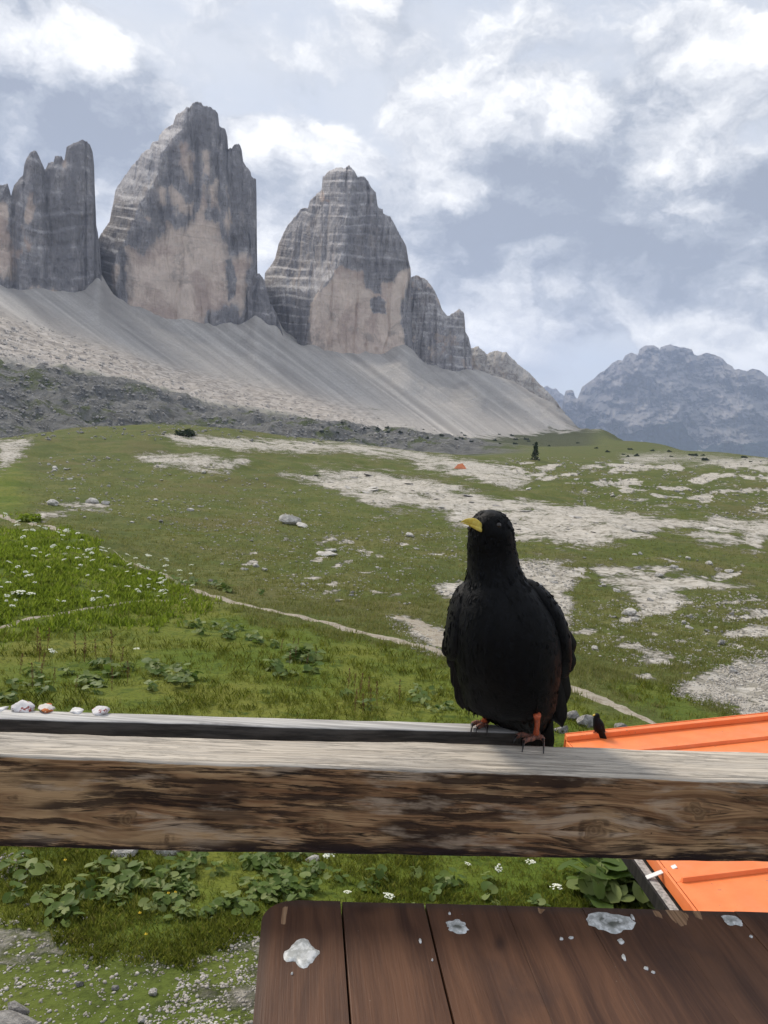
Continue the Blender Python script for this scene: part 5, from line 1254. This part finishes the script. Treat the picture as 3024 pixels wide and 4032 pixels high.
BIGM = [mesh_ for mesh_ in ROCKS[:4]]
put_rock(1145, 2062, 95, .62, .9, label='largest pale boulder standing alone in the middle meadow', mesh=ROCKS[0], sink=.2)
put_rock(1195, 2072, 80, .22, .9, 'rock', label='flat pale slab leaning against the largest meadow boulder', mesh=ROCKS[1])
put_rock(1275, 2190, 100, .30, .6, label='long tilted white slab in the stony patch right of the path', mesh=ROCKS[2])
put_rock(1300, 2172, 60, .35, .7, label='white rock just above the long tilted slab', mesh=ROCKS[3])
for k, (px, py, w, lab) in enumerate([(962, 2245, 34, 'left of three white rocks close together above the path'), (1008, 2232, 36, 'middle of three white rocks close together above the path'), (1040, 2246, 26, 'right of three white rocks close together above the path'),
        (362, 1980, 52, 'larger of two pale rocks side by side on the left rise'), (415, 1985, 36, 'smaller of two pale rocks side by side on the left rise'), (207, 1990, 46, 'pinkish rock beside a bare patch at the left'),
        (748, 2012, 34, 'lone rounded rock in the turf left of the largest boulder'), (1610, 2112, 40, 'squarish grey rock left of the bird\'s beak'), (2250, 2830, 70, 'pale boulder between the big bird and the small bird'), (2305, 2855, 90, 'wide grey boulder just behind the small bird'),
        (2215, 2885, 60, 'white rock low beside the big bird\'s tail'), (2440, 2868, 60, 'flat pale rock on the grass above the orange roof'), (2700, 2618, 40, 'upright white stone on the right hand slope'), (2478, 2420, 70, 'grey rock cluster piece below the white pavement at right'),
        (2500, 2445, 46, 'small grey stone next to the rock cluster at right'), (488, 3362, 110, 'cream boulder tucked under the railing beam at left'), (655, 3352, 130, 'white flat boulder tucked under the railing beam'), (1232, 3395, 55, 'narrow white stone under the beam above the table'),
        (905, 3730, 30, 'rounded white stone beside the table corner'), (600, 3915, 36, 'white stone in the gravel left of the table'), (452, 3893, 34, 'beige rounded stone in the gravel left of the table'), (555, 3775, 26, 'grey flat stone at the top of the gravel patch'), (315, 3880, 30, 'pale stone on the grass at lower left'),
        (102, 3567, 24, 'white stone on the green bank at far left'), (330, 3620, 34, 'beige stone below the leafy plants at left'), (560, 4020, 40, 'white stone at the bottom edge left of the table')]):
    put_rock(px, py, w, random.uniform(.55, .8), .85, label=lab, mesh=ROCKS[k % 12])
put_rock(40, 4042, 190, .22, .8, label='flat grey slab cut off by the bottom left corner', mesh=ROCKS[9], sink=.2)
put_rock(75, 3990, 80, .5, .8, label='dark grey rock beside the corner slab at bottom left', mesh=ROCKS[10])
def scatter(n, poly, w0, w1, label, group, meshes=ROCKS, name='rock', hr=(.35, .8), seed=0, power=2.2, cat='rock', clump=None):
    R = np.random.default_rng(seed); P = np.array(poly, float); c = 0; tries = 0
    while c < n and tries < n*14:
        tries += 1
        px, py = R.uniform(P[:, 0].min(), P[:, 0].max()), R.uniform(P[:, 1].min(), P[:, 1].max())
        if sdist(np.array([px]), np.array([py]), P)[0] < 0: continue
        if clump and perlin(np.array([px/clump[0]]), np.array([py/clump[1]]), seed=seed)[0]+R.uniform(-.25, .25) < .02: continue
        w = w0+(w1-w0)*R.uniform()**power
        if put_rock(px, py, w, R.uniform(*hr), R.uniform(.6, 1.1), name, meshes, label, cat, group): c += 1
scatter(85, [(150, 1790), (900, 1860), (1350, 1960), (1900, 2130), (1850, 2420), (1300, 2400), (700, 2280), (400, 2120), (150, 2000)], 9, 30, 'small pale limestone rock strewn over the turf left of the big bird', 'rocks strewn on the left meadow', seed=1, clump=(160, 50))
scatter(95, [(1990, 2160), (3024, 2140), (3024, 2780), (2650, 2700), (2200, 2560)], 9, 38, 'pale limestone rock strewn over the slope right of the big bird', 'rocks strewn on the right slope', seed=2, clump=(180, 60))
scatter(50, [(1950, 1800), (3024, 1800), (3024, 2060), (2500, 2010), (2050, 1930)], 8, 26, 'pale rock on the broken pavement below the far massif', 'rocks on the far right pavement', seed=3, hr=(.3, .6), clump=(150, 40))
scatter(60, [(1150, 1870), (1500, 1870), (2000, 1975), (2700, 2060), (3000, 2080), (2550, 2105), (2100, 2110), (1700, 2005)], 14, 60, 'low weathered ledge in the broad white limestone pavement', 'ledges of the limestone pavement', seed=4, hr=(.08, .18), name='ledge')
scatter(150, [(0, 1235), (250, 1345), (500, 1440), (900, 1555), (1400, 1660), (1700, 1705), (1400, 1690), (900, 1610), (500, 1530), (250, 1480), (0, 1440)], 6, 22, 'boulder lying in the sunlit debris below the towers', 'boulders of the debris field', BOULD, 'boulder', (.5, .9), 5, 2.6, 'boulder')
# loose gravel that nobody could count
def gravel(name, n, polys, w0, w1, mat, seed):
    R = np.random.default_rng(seed); Vs, Fs = [], []; base = [lumpy(1, 700+k, .5, 1.3, .8) for k in range(6)]; cnt = 0
    for poly, share in polys:
        P = np.array(poly, float); m = int(n*share); px = R.uniform(P[:, 0].min(), P[:, 0].max(), m*3); py = R.uniform(P[:, 1].min(), P[:, 1].max(), m*3)
        k = (sdist(px, py, P) > -R.uniform(0, 30, m*3))
        k &= fbm(px/90, py/30, oct=3, seed=seed)+R.uniform(-.5, .5, m*3) > -.05
        px, py = px[k][:m], py[k][:m]
        H = ground_hit(px, py); g = ~np.isnan(H[:, 0]); H = H[g]; H = H[~in_shed(H[:, 0], H[:, 1])]
        for p in H:
            d = np.linalg.norm(p-CAM); w = (w0+(w1-w0)*R.uniform()**3)*d/FPX*.5
            V, F = base[R.integers(6)]; a = R.uniform(0, 6.28); c, s = math.cos(a), math.sin(a)
            V = V*np.array([w, w*R.uniform(.6, 1), w*R.uniform(.4, .8)]); V = np.stack([V[:, 0]*c-V[:, 1]*s, V[:, 0]*s+V[:, 1]*c, V[:, 2]], -1)+p+np.array([0, 0, w*.15])
            Vs.append(V); Fs.append(np.array(F)+cnt); cnt += len(V)
    o = mesh_obj(name, np.concatenate(Vs), np.concatenate(Fs), mat, smooth=False); return tag(o, kind='stuff')
def gravel_mat(t):
    P = t.geo(); v = t.sep(t.voronoi(P, 6.0, 'F1', 'Color'))[0]; n = t.noise(P, 12, 5, .6)
    setb(t, t.mix(t.ss(n, .40, .66), t.mix(v, (.30, .27, .235), (.56, .535, .49)), (.27, .25, .215)), .92, t.bump(n, .5, .02), .1)
M_gravel = material('limestone_gravel', gravel_mat)
tag(gravel('gravel', 2700, [([(620, 4000), (760, 3800), (900, 3710), (1060, 3660), (1090, 4080), (560, 4080)], .55), ([(-20, 3600), (200, 3650), (500, 3760), (760, 3780), (500, 3900), (-20, 3880)], .2), ([(-20, 3850), (560, 3860), (640, 4060), (-20, 4060)], .12), ([(-20, 3360), (120, 3370), (100, 3480), (-20, 3480)], .06)], 5, 21, M_gravel, 81), 'white gravel and pebbles at the foot of the terrace', 'gravel')
tag(gravel('gravel', 7500, [([(2640, 2720), (2820, 2640), (3040, 2560), (3040, 2900), (2960, 2850), (2860, 2770)], .36), ([(2240, 2400), (3040, 2330), (3040, 2600), (2650, 2640), (2300, 2560)], .22), ([(1990, 2200), (2260, 2240), (2250, 2460), (2080, 2440)], .12), ([(1520, 2420), (1780, 2500), (1780, 2590), (1640, 2550)], .08), ([(1990, 1800), (3040, 1800), (3040, 2040), (2300, 1980)], .12), ([(600, 2060), (1850, 2120), (1850, 2340), (1200, 2360)], .14), ([(150, 1790), (1100, 1860), (1700, 2020), (1850, 2130), (600, 2060), (200, 2000)], .12)], 6, 16, M_gravel, 82), 'scattered limestone rubble on the slopes', 'rubble')

tag(gravel('debris', 2600, [([(-20, 1225), (250, 1335), (500, 1435), (900, 1550), (1400, 1655), (1750, 1715), (1400, 1692), (900, 1612), (500, 1532), (250, 1482), (-20, 1442)], 1.0)], 4, 13, M_bould, 83), 'rubble between the boulders of the debris field', 'rubble')
tag(gravel('crag_blocks', 2200, [([(-20, 1470), (350, 1510), (800, 1610), (1300, 1690), (1900, 1745), (1900, 1765), (1300, 1730), (800, 1708), (350, 1705), (-20, 1715)], 1.0)], 5, 22, M_rockd, 84), 'broken grey blocks on the rock band behind the meadow', 'rubble')
# ------------------------------------------------------------------ plants
M_leaf = leafy('broad_leaf', [(.055, .100, .018), (.105, .165, .030), (.165, .225, .050), (.24, .28, .10)], .4, .55)
M_stem = material('plant_stem', lambda t: setb(t, (.07, .10, .03), .7))
def leaf_mesh(k):
    R = np.random.default_rng(500+k); n = 12; V = [(0, .02, 0)]
    for j in range(n):
        a = 2*math.pi*j/n; rr = 1.0+.12*math.cos(2*a)+R.uniform(-.07, .07)
        if j == 0: rr = .35                                  # notch at the stalk
        x, y = -math.cos(a)*rr*.52+.5, math.sin(a)*rr*.52
        V.append((x, y, .16*(x-.5)**2*-1+.22*abs(y)*abs(y)+R.uniform(-.03, .03)))
    V[0] = (.42, 0, -.03)
    F = [(0, 1+j, 1+(j+1) % n) for j in range(n)]
    me = bpy.data.meshes.new('leaf'); me.from_pydata(V, [], F); me.materials.append(M_leaf); me.polygons.foreach_set('use_smooth', np.ones(n, bool))
    a = me.attributes.new('rnd', 'FLOAT', 'POINT'); a.data.foreach_set('value', np.full(len(V), R.uniform(.1, .9), np.float32)); return me
LEAVES = [leaf_mesh(k) for k in range(10)]
def stem_mesh():
    V, F = tube([(0, 0, 0), (.02, 0, .5), (0, 0, 1)], [.018, .015, .010], 5); me = bpy.data.meshes.new('stem'); me.from_pydata([tuple(v) for v in V], [], F); me.materials.append(M_stem); return me
STEM = stem_mesh()
def leafy_plant(px, py, lpx, nl, label, group, rmin=3.2):
    H = ground_hit([px], [py], rmin)[0]
    if np.isnan(H[0]) or in_shed(H[0], H[1]): return
    d = np.linalg.norm(H-CAM); s = lpx*d/FPX
    root = empty('leafy_plant', tuple(H)); root.rotation_euler = (0, 0, random.uniform(0, 6.28))
    for k in range(nl):
        a = k*2.4+random.uniform(-.4, .4); h = s*random.uniform(.35, 1.3); rad = s*random.uniform(.15, 1.15)*(k/nl)**.5
        st = bpy.data.objects.new('stalk', STEM); COL.objects.link(st); st.parent = root
        v = Vector((math.cos(a)*rad, math.sin(a)*rad, h)); st.rotation_mode = 'QUATERNION'; st.rotation_quaternion = v.to_track_quat('Z', 'Y'); st.scale = (s*.9, s*.9, v.length)
        lf = bpy.data.objects.new('leaf', random.choice(LEAVES)); COL.objects.link(lf); lf.parent = root
        sc = s*random.uniform(.7, 1.25); lf.scale = (sc, sc, sc); lf.rotation_euler = (random.uniform(-.5, .5), random.uniform(-.3, .75), a)
        lf.location = (math.cos(a)*(rad-sc*.15), math.sin(a)*(rad-sc*.15), h)
    tag(root, label, 'plant', group)
def plant_zone(n, poly, l0, l1, nl, label, group, seed):
    R = np.random.default_rng(seed); P = np.array(poly, float); c = 0; t_ = 0
    while c < n and t_ < n*20:
        t_ += 1; px, py = R.uniform(P[:, 0].min(), P[:, 0].max()), R.uniform(P[:, 1].min(), P[:, 1].max())
        if sdist(np.array([px]), np.array([py]), P)[0] < 0: continue
        leafy_plant(px, py, R.uniform(l0, l1), nl, label, group); c += 1
plant_zone(66, [(380, 3420), (700, 3370), (1250, 3380), (1250, 3520), (1020, 3600), (700, 3620), (380, 3560)], 22, 40, 9, 'broad leaved plant in the green thicket below the beam at left', 'thicket below the beam', 1)
plant_zone(14, [(20, 3390), (380, 3390), (400, 3640), (250, 3650), (20, 3560)], 28, 42, 6, 'round leaved plant on the bank at the far left below the beam', 'plants on the far left bank', 2)
plant_zone(13, [(2330, 3440), (2530, 3410), (2600, 3560), (2600, 3600), (2340, 3600)], 60, 84, 8, 'large leaved plant against the orange roofed shed', 'large leaves beside the shed', 3)
plant_zone(12, [(1300, 3440), (2330, 3440), (2330, 3600), (1300, 3600)], 26, 42, 6, 'low leafy plant in the grass between beam and table', 'plants between beam and table', 8)
plant_zone(22, [(0, 2660), (300, 2620), (760, 2640), (740, 2740), (300, 2760), (0, 2780)], 22, 34, 9, 'dark leafy clump just above the rear board at left', 'clumps above the rear board', 4)
plant_zone(10, [(1060, 2590), (1260, 2560), (1270, 2650), (1080, 2670)], 26, 36, 9, 'dark dock clump in the middle of the near slope', 'dock clump on the near slope', 5)
plant_zone(14, [(700, 2440), (1020, 2480), (1160, 2560), (980, 2560), (720, 2500)], 16, 26, 8, 'grey green leafy clump just below the footpath', 'clumps below the footpath', 6)
plant_zone(8, [(640, 2280), (900, 2320), (1050, 2330), (1040, 2350), (700, 2310)], 16, 24, 8, 'bushy clump growing along the far side of the path', 'clumps above the footpath', 7)
plant_zone(10, [(1320, 2720), (1760, 2700), (1770, 2810), (1330, 2800)], 20, 30, 6, 'leafy plant just left of the big bird\'s feet', 'plants left of the bird', 9)

# white umbels
M_petal = material('white_umbel', lambda t: setb(t, t.mix(t.noise(t.tex('Object'), 30), (.55, .58, .42), (.80, .81, .72)), .7))
def umbel_mesh(k):
    R = np.random.default_rng(40+k); V, F = [], []
    for j in range(26):
        a, q = R.uniform(0, 6.28), R.uniform(0, 1)**.5; c = np.array([math.cos(a)*q*.5, math.sin(a)*q*.5, .12*(1-q*q)+R.uniform(-.05, .05)]); s = R.uniform(.07, .13); b = len(V)
        n = 6
        V.append(c+np.array([0, 0, .04]))
        for m in range(n): t_ = m*6.283/n; V.append(c+np.array([math.cos(t_)*s, math.sin(t_)*s, R.uniform(-.02, .02)]))
        F += [(b, b+1+m, b+1+(m+1) % n) for m in range(n)]
    me = bpy.data.meshes.new('flower_head'); me.from_pydata([tuple(v) for v in V], [], F); me.materials.append(M_petal); return me
UMB = [umbel_mesh(k) for k in range(4)]
def umbel(px, py, wpx, label, group):
    H = ground_hit([px], [py])[0]
    if np.isnan(H[0]) or in_shed(H[0], H[1]): return
    d = np.linalg.norm(H-CAM); w = wpx*d/FPX; h = max(w*random.uniform(1.6, 3.0), .30 if group else 0)
    root = empty('white_umbel_flower', tuple(H)); st = bpy.data.objects.new('stem', STEM); COL.objects.link(st); st.parent = root; st.scale = (w*.9, w*.9, h)
    f = bpy.data.objects.new('flower_head', random.choice(UMB)); COL.objects.link(f); f.parent = root; f.location = (0, 0, h); f.scale = (w, w, w); f.rotation_euler = (random.uniform(.0, .5), random.uniform(-.3, .3), random.uniform(0, 6))
    tag(root, label, 'flower', group)
R9 = np.random.default_rng(90)
for k in range(120):
    u = R9.uniform(0, 1)**.8; px = 760*R9.uniform(0, 1)**1.1; lo = 2065+.28*px; py = R9.uniform(lo, max(lo+60, 2460-.1*px)) if R9.uniform() < .6 else R9.uniform(lo, lo+140)
    umbel(px, py-8, R9.uniform(10, 22), 'white umbel flower on the bright green bank at the left', 'white flowers on the left bank')
for px, py, w, lab in ((1525, 3610, 44, 'larger white umbel flower just above the table edge'), (1360, 3608, 34, 'white umbel flower above the table, left of the larger one'), (2180, 3580, 40, 'white umbel flower above the table, toward the shed'), (2080, 3470, 34, 'white flower head just under the beam'), (1960, 3470, 30, 'pale flower head under the beam beside another'),
                       (1290, 3470, 40, 'cream flower head beside the narrow white stone'), (70, 2440, 44, 'broad white umbel cluster at the photo\'s left edge'), (120, 2425, 30, 'white umbel right of the broad cluster at the left edge'), (205, 2655, 30, 'white flower among dark leaves above the rear board'), (535, 2620, 26, 'white flower pair in the near slope grass'), (1835, 3480, 26, 'small pale flower under the beam')):
    umbel(px, py, w, lab, None)
M_yel = material('yellow_petal', lambda t: setb(t, (.72, .50, .03), .6))
YM = UMB[0].copy(); YM.materials.clear(); YM.materials.append(M_yel)
for k, (px, py) in enumerate(((256, 3422), (662, 3552), (690, 3548), (550, 3630), (574, 3714))):
    H = ground_hit([px], [py])[0]; d = np.linalg.norm(H-CAM); w = 11*d/FPX
    root = empty('yellow_flower', tuple(H)); st = bpy.data.objects.new('stem', STEM); COL.objects.link(st); st.parent = root; st.scale = (w, w, w*3); f = bpy.data.objects.new('flower_head', YM); COL.objects.link(f); f.parent = root; f.location = (0, 0, w*3); f.scale = (w, w, w)
    tag(root, 'tiny yellow flower in the thicket below the beam', 'flower', 'yellow flowers below the beam')
# rusty dock stalks
M_dock = material('rusty_dock_seed', lambda t: setb(t, t.mix(t.noise(t.tex('Object'), 20), (.10, .045, .022), (.19, .085, .045)), .8))
def dock_mesh(k):
    R = np.random.default_rng(60+k); V, F = tube([(0, 0, 0), (.01, 0, .5), (0, .01, 1)], [.014, .011, .005], 5); V = list(np.array(V))
    F = list(F)
    for j in range(46):
        z = R.uniform(.35, 1); a = R.uniform(0, 6.28); q = .075*(1.15-z)+.012; c = np.array([math.cos(a)*q, math.sin(a)*q, z]); s = R.uniform(.012, .026); b = len(V)
        V += [c+np.array([s, 0, 0]), c+np.array([-s*.5, s, 0]), c+np.array([-s*.5, -s, 0]), c+np.array([0, 0, s*1.6])]; F += [(b, b+1, b+3), (b+1, b+2, b+3), (b+2, b, b+3)]
    me = bpy.data.meshes.new('dock_stalk'); me.from_pydata([tuple(v) for v in V], [], F); me.materials.append(M_dock); return me
DOCK = [dock_mesh(k) for k in range(4)]
def docks(n, poly, h0, h1, label, group, seed):
    R = np.random.default_rng(seed); P = np.array(poly, float)
    for k in range(n):
        px, py = R.uniform(P[:, 0].min(), P[:, 0].max()), R.uniform(P[:, 1].min(), P[:, 1].max()); H = ground_hit([px], [py])[0]
        if np.isnan(H[0]): continue
        d = np.linalg.norm(H-CAM); h = R.uniform(h0, h1)*d/FPX; o = bpy.data.objects.new('dock_stalk', DOCK[k % 4]); COL.objects.link(o); o.location = tuple(H); o.scale = (h*.9, h*.9, h); o.rotation_euler = (R.uniform(-.12, .12), R.uniform(-.12, .12), R.uniform(0, 6))
        tag(o, label, 'plant', group)
docks(16, [(60, 2640), (520, 2560), (520, 2700), (60, 2740)], 60, 100, 'rusty brown dock stalk among dark leaves above the rear board', 'dock stalks at the left', 1)
docks(9, [(1340, 2740), (1620, 2720), (1620, 2820), (1340, 2820)], 60, 110, 'rusty brown dock stalk in the grass left of the big bird', 'dock stalks left of the bird', 2)
docks(8, [(1090, 2560), (1260, 2560), (1260, 2640), (1090, 2640)], 40, 70, 'rusty dock stalk rising from the dark clump on the near slope', 'dock stalks in the clump', 3)
# bushes and a small spruce at the edge of the meadow
M_bush = leafy('dark_needles', [(.012, .024, .010), (.022, .040, .014), (.035, .055, .020)], .1, .8)
def clump_mesh(k, conifer):
    R = np.random.default_rng(70+k); V, F = [], []
    n = 420
    for j in range(n):
        if conifer:
            z = R.uniform(0.05, 1)**1.1; q = (1-z)*.30*(.6+.4*abs(math.sin(z*26)))*R.uniform(.5, 1.1); a = R.uniform(0, 6.28); c = np.array([math.cos(a)*q, math.sin(a)*q, z]); s = .05
        else:
            u = R.normal(size=3); u /= np.linalg.norm(u); q = R.uniform(.6, 1.05)*(1+.3*math.sin(u[0]*5+k)); c = u*q*np.array([.5, .5, .42]); c[2] = abs(c[2]); s = .085
        d = R.normal(size=(3, 3))*s; b = len(V); V += [c+d[0], c+d[1], c+d[2]]; F.append((b, b+1, b+2))
    return np.array(V), F
def bush(px, py, wpx, label, conifer=False, group=None, rmin=3.2, k=0, mat=None):
    H = ground_hit([px], [py], rmin)[0]
    if np.isnan(H[0]): return
    d = np.linalg.norm(H-CAM); w = wpx*d/FPX
    root = empty('spruce_tree' if conifer else 'mountain_pine_bush', tuple(H)); V, F = clump_mesh(k, conifer)
    V = V*np.array([w, w, w*(1 if conifer else .75)])
    mesh_obj('crown', V, F, mat or M_bush, root, smooth=False, attrs=dict(rnd=np.random.default_rng(k).uniform(0, 1, len(V))))
    Vt, Ft = tube([(0, 0, -.05*w), (0, 0, w*(.9 if conifer else .3))], [w*.03, w*.008], 6); mesh_obj('trunk', Vt, Ft, M_post, root)
    tag(root, label, 'tree' if conifer else 'bush', group)
bush(735, 1716, 66, 'dark low bush alone on the meadow crest below the towers')
bush(2105, 1812, 66, 'small dark spruce standing on the meadow rim left of the massif', True, k=3)
bush(120, 2050, 70, 'green bush beside the trail at the far left', k=5, mat=M_herb)
R8 = np.random.default_rng(33)
for k in range(34):
    px = R8.uniform(1250, 2350); py = 1690+.07*(px-1500)+R8.uniform(-18, 30); bush(px, py, R8.uniform(9, 20), 'tiny dark bush at the foot of the scree', group='bushes at the foot of the scree', k=10+k % 6)
for k in range(16):
    px = R8.uniform(2350, 3000); py = 1772+.05*(px-2350)+R8.uniform(-8, 22); bush(px, py, R8.uniform(9, 22), 'tiny dark bush on the rim below the far massif', group='bushes on the far rim', k=10+k % 6)
# small faceted orange blob on the pavement, its identity left open
M_blob = material('orange_blob', lambda t: setb(t, t.mix(t.noise(t.tex('Object'), 1.5), (.70, .20, .08), (.80, .32, .17)), .7))
H = ground_hit([1812], [1846])[0]; d = np.linalg.norm(H-CAM)/FPX
V = np.array([(-26, -6, 0), (24, -8, 0), (28, 10, 0), (-22, 12, 0), (-10, 0, 18), (8, 0, 22), (0, -7, 8), (2, 11, 9)])*d
o = mesh_obj('blob', V, [(0, 1, 6), (0, 6, 4), (6, 5, 4), (6, 1, 5), (1, 2, 5), (2, 7, 5), (7, 4, 5), (7, 3, 4), (2, 3, 7), (3, 0, 4), (3, 2, 1, 0)], M_blob, smooth=False); o.location = tuple(H)
tag(o, 'small crumpled orange blob on the pale pavement in the distance', 'blob')
